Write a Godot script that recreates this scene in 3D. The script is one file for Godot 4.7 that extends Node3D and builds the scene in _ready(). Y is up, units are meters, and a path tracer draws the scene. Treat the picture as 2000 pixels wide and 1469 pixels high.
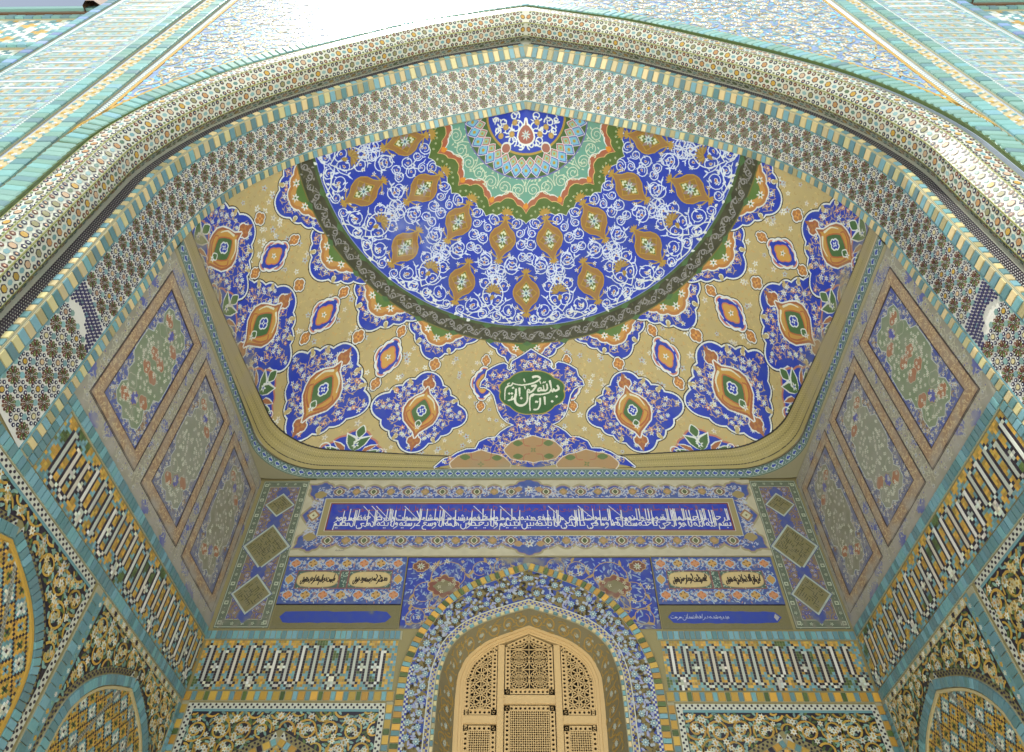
extends Node3D
# A tiled and painted portal hall (iwan), seen from the courtyard floor looking up.
# Own coordinates: x to the right, Y up from eye height (H above the paving), z depth away from the viewer.

const H := 1.6
const W := 4.5        # half width of the hall
const D := 9.1        # depth of the back wall
const ZS := 4.6       # inner edge of the front arch
const ZO := 3.72      # outer edge of the front arch
const ZF := 3.3       # plane of the portal face
const VK := 150.0     # pixels per metre on the vault painting

var rng := RandomNumberGenerator.new()
var mats := {}
var arch_in: Arch
var arch_out: Arch
var meshes := {}
var vault_prof: PackedVector2Array
var vault_s: PackedFloat32Array
var letters := {}

# ------------------------------------------------------------------ colours (sRGB)
const P := {
	"cobalt": Color(0.10, 0.20, 0.62), "white": Color(0.80, 0.83, 0.81), "gold": Color(0.665, 0.605, 0.405), "olive": Color(0.53, 0.495, 0.335),
	"orange": Color(0.63, 0.43, 0.22), "rust": Color(0.57, 0.35, 0.22), "green": Color(0.24, 0.375, 0.20), "dgreen": Color(0.22, 0.24, 0.14),
	"teal": Color(0.50, 0.62, 0.61), "peach": Color(0.68, 0.58, 0.46), "black": Color(0.08, 0.07, 0.06), "grey": Color(0.58, 0.57, 0.58),
	"turq": Color(0.40, 0.555, 0.57), "amber": Color(0.68, 0.55, 0.24), "navy": Color(0.165, 0.14, 0.18), "cream": Color(0.735, 0.745, 0.68),
	"beige": Color(0.70, 0.65, 0.48), "mortar": Color(0.60, 0.59, 0.48), "wood": Color(0.78, 0.665, 0.455), "brown": Color(0.38, 0.27, 0.19),
	"gteal": Color(0.42, 0.575, 0.54), "leafteal": Color(0.43, 0.56, 0.51), "maroon": Color(0.36, 0.18, 0.15), "mgreen": Color(0.30, 0.37, 0.20),
	"bgreen": Color(0.22, 0.42, 0.24), "lblue": Color(0.42, 0.66, 0.76), "plaster": Color(0.60, 0.585, 0.47), "paleblue": Color(0.46, 0.545, 0.67), "indigo": Color(0.14, 0.12, 0.24), "fwhite": Color(0.69, 0.715, 0.70), "fcream": Color(0.60, 0.62, 0.55),  # paleblue: blue of the front tiles, paled to put glare into its colour
}


func cl(n: String) -> Color:
	return P[n]


func lin(n: String, j := 0.0) -> Color:
	return tint(P[n], j).srgb_to_linear()


func tint(c: Color, j: float) -> Color:
	if j == 0.0:
		return c
	var k := 1.0 + rng.randf_range(-j, j)
	return Color(clampf(c.r * k * (1.0 + rng.randf_range(-j, j) * 0.35), 0, 1), clampf(c.g * k, 0, 1), clampf(c.b * k * (1.0 + rng.randf_range(-j, j) * 0.35), 0, 1))


# ------------------------------------------------------------------ curves
class Arch:
	var p := PackedVector2Array()
	var n := PackedVector2Array()
	var length := 0.0
	const STEP := 0.02

	func _init(up: Array, low: float) -> void:
		var c := []
		for q in up:
			c.append(q)
		c.reverse()
		var dense := PackedVector2Array()
		for i in c.size() - 1:
			var a: Vector2 = c[maxi(i - 1, 0)] if i > 0 else c[0] * 2.0 - c[1]
			var b: Vector2 = c[i]
			var d: Vector2 = c[i + 1]
			var e: Vector2 = c[mini(i + 2, c.size() - 1)] if i + 2 < c.size() else d + Vector2(0, -1) * (d - b).length()
			for k in 16:
				dense.append(b.cubic_interpolate(d, a, e, k / 16.0))
		var last: Vector2 = c[c.size() - 1]
		dense.append(last)
		dense.append(Vector2(last.x, low))
		var acc := 0.0
		p.append(dense[0])
		for i in dense.size() - 1:
			var a2 := dense[i]
			var b2 := dense[i + 1]
			var l := a2.distance_to(b2)
			var t := STEP - acc
			while t <= l:
				p.append(a2.lerp(b2, t / l))
				t += STEP
			acc = l - (t - STEP)
		length = (p.size() - 1) * STEP
		for i in p.size():
			var t2 := (p[mini(i + 5, p.size() - 1)] - p[maxi(i - 5, 0)]).normalized()
			n.append(Vector2(-t2.y, t2.x))

	func at(s: float) -> Vector2:
		if s <= 0.0:
			return p[0] + Vector2(n[0].y, -n[0].x) * s
		var f := s / STEP
		var i := int(f)
		if i >= p.size() - 1:
			return p[p.size() - 1] + Vector2(0, -1) * (s - length)
		return p[i].lerp(p[i + 1], f - i)

	func nrm(s: float) -> Vector2:
		var f := clampf(s / STEP, 0.0, p.size() - 1.001)
		var i := int(f)
		return n[i].lerp(n[i + 1], f - i).normalized()

	func off(s: float, e: float) -> Vector2:      # e outwards; beyond the apex it runs on along the tangent
		return at(s) + nrm(s) * e

	func first(e: float) -> float:                # where the offset curve meets the middle plane
		return n[0].x * e / -n[0].y if absf(n[0].y) > 0.001 else 0.0

	func s_at_y(y: float) -> float:
		for i in p.size():
			if p[i].y <= y:
				return i * STEP
		return length


# ------------------------------------------------------------------ mesh building
class MB:
	var v := PackedVector3Array()
	var n := PackedVector3Array()
	var c := PackedColorArray()
	var uv := PackedVector2Array()
	var has_uv := false

	func tri(a: Vector3, b: Vector3, d: Vector3, nn: Vector3, col: Color) -> void:
		if (b - a).cross(d - a).dot(nn) > 0.0:
			v.append(a); v.append(d); v.append(b)
		else:
			v.append(a); v.append(b); v.append(d)
		n.append(nn); n.append(nn); n.append(nn)
		c.append(col); c.append(col); c.append(col)

	func quad(a: Vector3, b: Vector3, d: Vector3, e: Vector3, nn: Vector3, col: Color) -> void:
		tri(a, b, d, nn, col)
		tri(a, d, e, nn, col)

	func quad_uv(q: Array, u: Array, nn: Vector3) -> void:
		has_uv = true
		var flip: bool = (q[1] - q[0]).cross(q[2] - q[0]).dot(nn) > 0.0
		for i in ([0, 2, 1, 0, 3, 2] if flip else [0, 1, 2, 0, 2, 3]):
			v.append(q[i]); n.append(nn); c.append(Color.WHITE); uv.append(u[i])

	func box(lo: Vector3, hi: Vector3, col: Color) -> void:
		var p := []
		for i in 8:
			p.append(Vector3(hi.x if i & 1 else lo.x, hi.y if i & 2 else lo.y, hi.z if i & 4 else lo.z))
		quad(p[0], p[1], p[3], p[2], Vector3(0, 0, -1), col)
		quad(p[4], p[5], p[7], p[6], Vector3(0, 0, 1), col)
		quad(p[0], p[2], p[6], p[4], Vector3(-1, 0, 0), col)
		quad(p[1], p[3], p[7], p[5], Vector3(1, 0, 0), col)
		quad(p[0], p[1], p[5], p[4], Vector3(0, -1, 0), col)
		quad(p[2], p[3], p[7], p[6], Vector3(0, 1, 0), col)

	# a flat piece with the outline q (in the surface's own u, v), standing from h0 to h1 on the surface s
	func prism(s: Callable, q: PackedVector2Array, h0: float, h1: float, col: Color, sides := true) -> void:
		var k := q.size()
		var top := PackedVector3Array()
		var mid := Vector2.ZERO
		for i in k:
			top.append(s.call(q[i].x, q[i].y, h1))
			mid += q[i]
		mid /= k
		var o: Vector3 = s.call(mid.x, mid.y, h1)
		var nn: Vector3 = (s.call(mid.x, mid.y, h1 + 0.02) - o).normalized()
		if k == 3 or k == 4:
			tri(top[0], top[1], top[2], nn, col)
			if k == 4:
				tri(top[0], top[2], top[3], nn, col)
		else:
			var t := Geometry2D.triangulate_polygon(q)
			for i in range(0, t.size(), 3):
				tri(top[t[i]], top[t[i + 1]], top[t[i + 2]], nn, col)
		if sides:
			for i in k:
				var j := (i + 1) % k
				var a: Vector3 = s.call(q[i].x, q[i].y, h0)
				var b: Vector3 = s.call(q[j].x, q[j].y, h0)
				var m := (top[j] - top[i]).cross(nn).normalized()
				if Geometry2D.is_polygon_clockwise(q) != ((top[1] - top[0]).cross(top[2] - top[1]).dot(nn) < 0.0):
					pass
				if m.dot((top[i] + top[j]) * 0.5 - o) < 0.0:
					m = -m
				quad(a, b, top[j], top[i], m, col)

	# a ribbon along a polyline in u, v
	func ribbon(s: Callable, q: PackedVector2Array, w: PackedFloat32Array, h0: float, h1: float, col: Color, inside = null) -> void:
		var k := q.size()
		for i in k - 1:
			if inside != null and not (inside.call(q[i]) and inside.call(q[i + 1])):
				continue
			var t0 := (q[mini(i + 1, k - 1)] - q[maxi(i - 1, 0)]).normalized().orthogonal() * w[i] * 0.5
			var t1 := (q[mini(i + 2, k - 1)] - q[i]).normalized().orthogonal() * w[i + 1] * 0.5
			var a: Vector3 = s.call(q[i].x + t0.x, q[i].y + t0.y, h1)
			var b: Vector3 = s.call(q[i].x - t0.x, q[i].y - t0.y, h1)
			var d: Vector3 = s.call(q[i + 1].x - t1.x, q[i + 1].y - t1.y, h1)
			var e: Vector3 = s.call(q[i + 1].x + t1.x, q[i + 1].y + t1.y, h1)
			var nn: Vector3 = (s.call(q[i].x, q[i].y, h1 + 0.02) - s.call(q[i].x, q[i].y, h1)).normalized()
			quad(a, b, d, e, nn, col)

	func mesh(m: Material = null) -> ArrayMesh:
		var arr := []
		arr.resize(Mesh.ARRAY_MAX)
		arr[Mesh.ARRAY_VERTEX] = v
		arr[Mesh.ARRAY_NORMAL] = n
		arr[Mesh.ARRAY_COLOR] = c
		if has_uv:
			arr[Mesh.ARRAY_TEX_UV] = uv
		var am := ArrayMesh.new()
		am.add_surface_from_arrays(Mesh.PRIMITIVE_TRIANGLES, arr)
		if m:
			am.surface_set_material(0, m)
		return am


class Swarm:                                      # many alike small pieces, drawn as copies of one mesh
	var xf: Array[Transform3D] = []
	var col: Array[Color] = []

	func add(t: Transform3D, c: Color) -> void:
		xf.append(t)
		col.append(c)


# ------------------------------------------------------------------ scene helpers
func thing(called: String, label: String, category: String, at: Vector3, group := "") -> Node3D:
	var o := Node3D.new()
	o.name = called
	o.position = at
	o.set_meta("label", label)
	o.set_meta("category", category)
	if group != "":
		o.set_meta("group", group)
	add_child(o, true)
	return o


# a part of a thing, its mesh given in the scene's own axes
func part(parent: Node3D, called: String, mesh: Mesh, mat: Material = null, stuff := false) -> MeshInstance3D:
	var o := MeshInstance3D.new()
	o.name = called
	o.mesh = mesh
	if mat:
		o.material_override = mat
	if stuff:
		o.set_meta("kind", "stuff")
	if parent.get_parent() == self:
		o.position = -parent.position
	parent.add_child(o, true)
	return o


func piece(parent: Node3D, called: String, mesh: Mesh, t: Transform3D, mat: Material) -> MeshInstance3D:
	var o := MeshInstance3D.new()
	o.name = called
	o.mesh = mesh
	o.material_override = mat
	if parent.get_parent() == self:
		t.origin -= parent.position
	o.transform = t
	parent.add_child(o, true)
	return o


func swarm(parent: Node3D, called: String, mesh: Mesh, s: Swarm, mat: Material) -> void:
	if s.xf.is_empty():
		return
	var mm := MultiMesh.new()
	mm.transform_format = MultiMesh.TRANSFORM_3D
	mm.use_colors = true
	mm.mesh = mesh
	mm.instance_count = s.xf.size()
	for i in s.xf.size():
		mm.set_instance_transform(i, s.xf[i])
		mm.set_instance_color(i, s.col[i])
	var o := MultiMeshInstance3D.new()
	o.name = called
	o.multimesh = mm
	o.material_override = mat
	o.set_meta("kind", "stuff")
	if parent.get_parent() == self:
		o.position = -parent.position
	parent.add_child(o, true)


func frame(s: Callable, u: float, v: float, h := 0.0, turn := 0.0) -> Transform3D:
	var o: Vector3 = s.call(u, v, h)
	var x: Vector3 = (s.call(u + 0.02, v, h) - o).normalized()
	var y: Vector3 = (s.call(u, v + 0.02, h) - o).normalized()
	var z: Vector3 = (s.call(u, v, h + 0.02) - o).normalized()
	y = (y - x * x.dot(y)).normalized()
	if x.cross(y).dot(z) < 0.0:
		x = -x
	z = x.cross(y)
	var t := Transform3D(Basis(x, y, z), o)
	return t.rotated_local(Vector3(0, 0, 1), turn) if turn != 0.0 else t


func sized(t: Transform3D, sx: float, sy: float, sz: float) -> Transform3D:
	return Transform3D(Basis(t.basis.x * sx, t.basis.y * sy, t.basis.z * sz), t.origin)


func noise_tex(freq: float, as_normal: bool, strength := 2.0, size := 256) -> NoiseTexture2D:
	var n := FastNoiseLite.new()
	n.seed = 5
	n.frequency = freq
	n.fractal_octaves = 4
	var t := NoiseTexture2D.new()
	t.width = size
	t.height = size
	t.seamless = true
	t.noise = n
	t.as_normal_map = as_normal
	t.bump_strength = strength
	return t


func basic(rough: float, wavy := 0.0) -> StandardMaterial3D:
	var m := StandardMaterial3D.new()
	m.roughness = rough
	m.vertex_color_use_as_albedo = true
	if wavy > 0.0:
		m.normal_enabled = true
		m.normal_texture = mats.wave
		m.normal_scale = wavy
		m.uv1_triplanar = true
		m.uv1_world_triplanar = true
		m.uv1_scale = Vector3.ONE * 2.2
	return m


# one of five tints of a glazed or fired piece
func glaze(n: String) -> StandardMaterial3D:
	var key := n + str(rng.randi() % 6)
	if not mats.has(key):
		var m := basic(0.36, 0.35)
		m.vertex_color_use_as_albedo = false
		m.albedo_color = tint(P[n], 0.13)
		mats[key] = m
	return mats[key]


func plain(n: String, rough := 0.8) -> StandardMaterial3D:
	var key := "plain_" + n
	if not mats.has(key):
		var m := StandardMaterial3D.new()
		m.albedo_color = P[n]
		m.roughness = rough
		mats[key] = m
	return mats[key]


func painted(im: Image, rough := 0.78) -> StandardMaterial3D:
	var m := StandardMaterial3D.new()
	m.albedo_texture = ImageTexture.create_from_image(im)
	m.roughness = rough
	m.texture_repeat = false
	m.normal_enabled = false
	return m


func unit_tile(sides: int, inset: float, turn := 0.0) -> ArrayMesh:    # radius 1, height 1, chamfered
	var mb := MB.new()
	var a := PackedVector3Array()
	var b := PackedVector3Array()
	for i in sides:
		var d := Vector2.from_angle(TAU * (i + 0.5) / sides + turn)
		a.append(Vector3(d.x, d.y, 0))
		b.append(Vector3(d.x * (1 - inset), d.y * (1 - inset), 1))
	for i in sides:
		var j := (i + 1) % sides
		mb.quad(a[i], a[j], b[j], b[i], Vector3(a[i].x + a[j].x, a[i].y + a[j].y, 0.8).normalized(), Color.WHITE)
		if i > 0 and i < sides - 1:
			mb.tri(b[0], b[i], b[j], Vector3(0, 0, 1), Color.WHITE)
	return mb.mesh()


func unit_brick() -> ArrayMesh:                   # 1 x 1 x 1 on its base, edges rounded off
	var mb := MB.new()
	var a := PackedVector3Array()
	var m := PackedVector3Array()
	var b := PackedVector3Array()
	for q in [Vector2(-0.5, -0.5), Vector2(0.5, -0.5), Vector2(0.5, 0.5), Vector2(-0.5, 0.5)]:
		a.append(Vector3(q.x, q.y, 0))
		m.append(Vector3(q.x * 0.985, q.y * 0.985, 0.7))
		b.append(Vector3(q.x * 0.88, q.y * 0.92, 1))
	for i in 4:
		var j := (i + 1) % 4
		var o := Vector3(a[i].x + a[j].x, a[i].y + a[j].y, 0).normalized()
		mb.quad(a[i], a[j], m[j], m[i], o, Color.WHITE)
		mb.quad(m[i], m[j], b[j], b[i], (o + Vector3(0, 0, 1)).normalized(), Color.WHITE)
	mb.quad(b[0], b[1], b[2], b[3], Vector3(0, 0, 1), Color.WHITE)
	return mb.mesh()


func smooth_path(c: Array, k := 8) -> PackedVector2Array:
	var out := PackedVector2Array()
	for i in c.size() - 1:
		var a: Vector2 = c[maxi(i - 1, 0)]
		var b: Vector2 = c[i]
		var d: Vector2 = c[i + 1]
		var e: Vector2 = c[mini(i + 2, c.size() - 1)]
		for j in k:
			out.append(b.cubic_interpolate(d, a, e, float(j) / k))
	out.append(c[c.size() - 1])
	return out


# ------------------------------------------------------------------ painting on plaster
class Cv:
	var im: Image
	var w: int
	var h: int

	func _init(ww: int, hh: int, col: Color) -> void:
		w = ww
		h = hh
		im = Image.create(w, h, false, Image.FORMAT_RGB8)
		im.fill(col)

	func poly(p: PackedVector2Array, col: Color) -> void:
		var k := p.size()
		if k < 3:
			return
		var lo := p[0].y
		var hi := p[0].y
		for q in p:
			lo = minf(lo, q.y)
			hi = maxf(hi, q.y)
		for y in range(maxi(0, int(ceil(lo - 0.5))), mini(h - 1, int(floor(hi - 0.5))) + 1):
			var yc := y + 0.5
			var xs := PackedFloat32Array()
			var a := p[k - 1]
			for b in p:
				if (a.y <= yc) != (b.y <= yc):
					xs.append(a.x + (yc - a.y) / (b.y - a.y) * (b.x - a.x))
				a = b
			if xs.size() > 2:
				xs.sort()
			for i in range(0, xs.size() - 1, 2):
				var x0 := int(ceil(minf(xs[i], xs[i + 1]) - 0.5))
				var x1 := int(ceil(maxf(xs[i], xs[i + 1]) - 0.5))
				if x1 > x0:
					im.fill_rect(Rect2i(x0, y, x1 - x0, 1), col)

	func disc(c: Vector2, r: float, col: Color) -> void:
		for y in range(int(ceil(c.y - r - 0.5)), int(floor(c.y + r - 0.5)) + 1):
			var d := r * r - (y + 0.5 - c.y) * (y + 0.5 - c.y)
			if d > 0.0:
				var e := sqrt(d)
				var x0 := int(ceil(c.x - e - 0.5))
				im.fill_rect(Rect2i(x0, y, maxi(1, int(ceil(c.x + e - 0.5)) - x0), 1), col)

	func stroke(p: PackedVector2Array, w0: float, w1: float, col: Color) -> void:     # widths in pixels
		var k := p.size()
		for i in k - 1:
			var a := p[i]
			var b := p[i + 1]
			var r0 := lerpf(w0, w1, float(i) / (k - 1)) * 0.5
			var r1 := lerpf(w0, w1, float(i + 1) / (k - 1)) * 0.5
			var t := (b - a).normalized().orthogonal()
			poly(PackedVector2Array([a + t * r0, b + t * r1, b - t * r1, a - t * r0]), col)
			if r1 > 0.7:
				disc(b, r1, col)
		if w0 > 1.4:
			disc(p[0], w0 * 0.5, col)


# maps a motif's own metres (x right, y down) to pixels; on the vault along the curved surface
class Mp:
	var o: Vector2
	var k: float
	var rot: Transform2D
	var dome := false
	var host

	func _init(at: Vector2, scale: float, turn := 0.0, vault = null) -> void:
		o = at
		k = scale
		rot = Transform2D(turn, Vector2.ZERO)
		dome = vault != null
		host = vault

	func one(q: Vector2) -> Vector2:
		q = rot * q
		if not dome:
			return o + q * k
		var s := maxf(o.y + q.y, 0.02)
		var phi := deg_to_rad(o.x)
		phi -= q.x / maxf(host.vault_r(phi, host.vault_y(s)), 0.1)
		return Vector2(1024.0 + s * k * cos(phi), 8.0 + s * k * sin(phi))

	func all(p: PackedVector2Array) -> PackedVector2Array:
		var r := PackedVector2Array()
		r.resize(p.size())
		for i in p.size():
			r[i] = one(p[i])
		return r


func vault_y(s: float) -> float:                  # height of the vault at arc length s from the crown
	var f := clampf(s / 0.05, 0.0, vault_s.size() - 1.001)
	var i := int(f)
	return lerpf(vault_s[i], vault_s[i + 1], f - i)


func prof_r(y: float) -> float:
	var i := 0
	while i < vault_prof.size() - 2 and vault_prof[i + 1].y < y:
		i += 1
	var a := vault_prof[i]
	var b := vault_prof[i + 1]
	return maxf(lerpf(a.x, b.x, clampf((y - a.y) / (b.y - a.y), 0.0, 1.0)), 0.0)


func plan_r(phi: float) -> float:                 # the hall's plan, a square with rounded corners
	var rc := 0.9
	var c := absf(cos(phi))
	var s := absf(sin(phi))
	var r := W / maxf(c, s)
	var k := W - rc
	if r * c > k and r * s > k:
		var b := k * (c + s)
		r = b + sqrt(maxf(b * b - (2.0 * k * k - rc * rc), 0.0))
	return r


func vault_r(phi: float, y: float) -> float:
	var k := pow(clampf((10.13 - y) / 2.38, 0.0, 1.0), 1.2)
	return prof_r(y) * (1.0 + k * (plan_r(phi) / W - 1.0))


func vault_tables() -> void:
	vault_prof = PackedVector2Array([Vector2(4.5, 7.75), Vector2(4.42, 8.4), Vector2(4.27, 8.95), Vector2(3.98, 9.6), Vector2(3.45, 10.3), Vector2(2.73, 10.87), Vector2(1.74, 11.45), Vector2(0.87, 11.91), Vector2(0, 12.38)])
	var s := 0.0
	var y := 12.38
	vault_s.append(y)
	var nxt := 0.05
	while y > 7.4:
		var y2 := y - 0.002
		s += Vector2(prof_r(y) - prof_r(y2), 0.002).length()
		y = y2
		if s >= nxt:
			vault_s.append(y)
			nxt += 0.05


# ---- outlines in metres
func ogee(a: float, b: float, lobes := 4, amp := 0.06, p := 1.25, k := 72) -> PackedVector2Array:
	var r := PackedVector2Array()
	for i in k:
		var t := TAU * i / k
		var c := absf(cos(t))
		var s := absf(sin(t))
		var e := pow(pow(c, p) + pow(s, p), -1.0 / p) * (1.0 - amp + amp * absf(sin(t * lobes)))
		r.append(Vector2(cos(t) * e * a, sin(t) * e * b))
	return r


func grown(p: PackedVector2Array, d: float) -> PackedVector2Array:
	var q := Geometry2D.offset_polygon(p, d, Geometry2D.JOIN_ROUND)
	return q[0] if q.size() else p


func moved(p: PackedVector2Array, d: Vector2) -> PackedVector2Array:
	var r := PackedVector2Array()
	for q in p:
		r.append(q + d)
	return r


func mirrored(half: Array, sx := 1.0, sy := 1.0) -> PackedVector2Array:    # half outline with x >= 0, top to bottom
	var r := PackedVector2Array()
	for q in half:
		r.append(Vector2(q.x * sx, q.y * sy))
	for i in range(half.size() - 1, -1, -1):
		if half[i].x > 0.0:
			r.append(Vector2(-half[i].x * sx, half[i].y * sy))
	return r


func flower(cv: Cv, m: Mp, c: Vector2, r: float, n: int, col: Color, mid: Color) -> void:
	var q := PackedVector2Array()
	var a0 := rng.randf() * TAU
	for i in n * 4:
		var t := TAU * i / (n * 4)
		q.append(c + Vector2.from_angle(t + a0) * r * (0.66 + 0.34 * cos(n * t)))
	cv.poly(m.all(q), col)
	q = PackedVector2Array()
	for i in 6:
		q.append(c + Vector2.from_angle(TAU * i / 6) * r * 0.27)
	cv.poly(m.all(q), mid)


func leaf(cv: Cv, m: Mp, c: Vector2, ang: float, l: float, w: float, col: Color) -> void:
	var d := Vector2.from_angle(ang)
	var e := d.orthogonal()
	cv.poly(m.all(PackedVector2Array([c, c + d * l * 0.3 + e * w, c + d * l * 0.65 + e * w * 0.75, c + d * l + e * w * -0.2, c + d * l * 0.55 - e * w * 0.55, c + d * l * 0.22 - e * w * 0.4])), col)


func spiral(c: Vector2, r: float, a0: float, turns: float, hand: float, inner := 0.22) -> PackedVector2Array:
	var q := PackedVector2Array()
	var k := int(14 * turns) + 2
	for i in k:
		var t := float(i) / (k - 1)
		q.append(c + Vector2.from_angle(a0 + hand * TAU * turns * t) * r * lerpf(1.0, inner, t))
	return q


func curl(cv: Cv, m: Mp, c: Vector2, r: float, a0: float, hand: float, w: float, col: Color, leafcol: Color, turns := 1.35) -> void:
	var q := spiral(c, r, a0, turns, hand)
	cv.stroke(m.all(q), w * m.k, w * m.k * 0.7, col)
	for i in range(2, q.size() - 3, 4):
		var t := (q[i + 1] - q[i]).angle()
		leaf(cv, m, q[i], t - hand * 0.9, r * 0.42, r * 0.13, leafcol)


# fills a region with scrolls, leaves and flowers
func scrollwork(cv: Cv, m: Mp, reg: PackedVector2Array, r: float, stem: Color, leafcol: Color, fl: Array, fr: float, hole := PackedVector2Array(), sw := 0.018) -> void:
	var lo := reg[0]
	var hi := reg[0]
	for q in reg:
		lo = lo.min(q)
		hi = hi.max(q)
	var spots := []
	var y := lo.y + r * 0.7
	var row := 0
	while y < hi.y:
		var x := (lo.x + hi.x) * 0.5 + (r * 1.02 if row % 2 else 0.0)
		while x < hi.x:
			for sx in ([1, -1] if x > (lo.x + hi.x) * 0.5 + 0.01 else [1]):
				var c := Vector2((lo.x + hi.x) * 0.5 + sx * (x - (lo.x + hi.x) * 0.5), y)
				if Geometry2D.is_point_in_polygon(c, reg) and not (hole.size() and Geometry2D.is_point_in_polygon(c, hole)):
					spots.append([c, float(sx) * (1.0 if row % 2 else -1.0)])
			x += r * 2.04
		y += r * 1.8
		row += 1
	for s in spots:
		var c: Vector2 = s[0]
		var q := spiral(c, r * 0.98, rng.randf() * TAU, 1.4, s[1])
		var keep := PackedVector2Array()
		for e in q:
			if Geometry2D.is_point_in_polygon(e, reg):
				keep.append(e)
		if keep.size() > 3:
			cv.stroke(m.all(keep), sw * m.k, sw * m.k * 0.7, stem)
			for i in range(1, keep.size() - 2, 3):
				leaf(cv, m, keep[i], (keep[i + 1] - keep[i]).angle() - s[1] * rng.randf_range(0.6, 1.1), r * 0.5, r * 0.14, leafcol)
				if i % 2 == 0:
					leaf(cv, m, keep[i], (keep[i + 1] - keep[i]).angle() + s[1] * rng.randf_range(0.7, 1.2), r * 0.45, r * 0.13, leafcol)
	for s in spots:
		for e in 3:
			var c: Vector2 = s[0] + Vector2.from_angle(rng.randf() * TAU) * r * (0.0 if e == 0 else 1.0)
			if Geometry2D.is_point_in_polygon(c, reg):
				var f: Array = fl[rng.randi() % fl.size()]
				flower(cv, m, c, fr * rng.randf_range(0.85, 1.15), f[0], f[1], f[2])


func layered(cv: Cv, m: Mp, p: PackedVector2Array, rings: Array) -> void:   # [grow, colour] from the outside in
	for e in rings:
		cv.poly(m.all(grown(p, e[0]) if e[0] != 0.0 else p), e[1])


# dust and fading laid over a painting: where() gives the strength for x, y in 0..1
func veil(cv: Cv, col: Color, freq: float, where: Callable, cell := 8) -> void:
	var w := maxi(cv.w / cell, 8)
	var h := maxi(cv.h / cell, 8)
	var n := FastNoiseLite.new()
	n.seed = 11
	n.frequency = freq
	n.fractal_octaves = 4
	var im := Image.create(w, h, false, Image.FORMAT_RGBA8)
	for y in h:
		for x in w:
			var a: float = where.call(float(x) / w, float(y) / h)
			if a > 0.0:
				a = clampf(a + (n.get_noise_2d(x * cell, y * cell)) * 0.9 * minf(1.0, a * 3.0), 0.0, 0.93)
			im.set_pixel(x, y, Color(col.r, col.g, col.b, a))
	im.resize(cv.w, cv.h, Image.INTERPOLATE_BILINEAR)
	cv.im.convert(Image.FORMAT_RGBA8)
	cv.im.blend_rect(im, Rect2i(0, 0, cv.w, cv.h), Vector2i.ZERO)
	cv.im.convert(Image.FORMAT_RGB8)


func grain(cv: Cv, amount: float) -> void:        # paint is never quite even
	veil(cv, Color(0.55, 0.53, 0.45), 0.02, func(_x, _y): return amount, 4)


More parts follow.
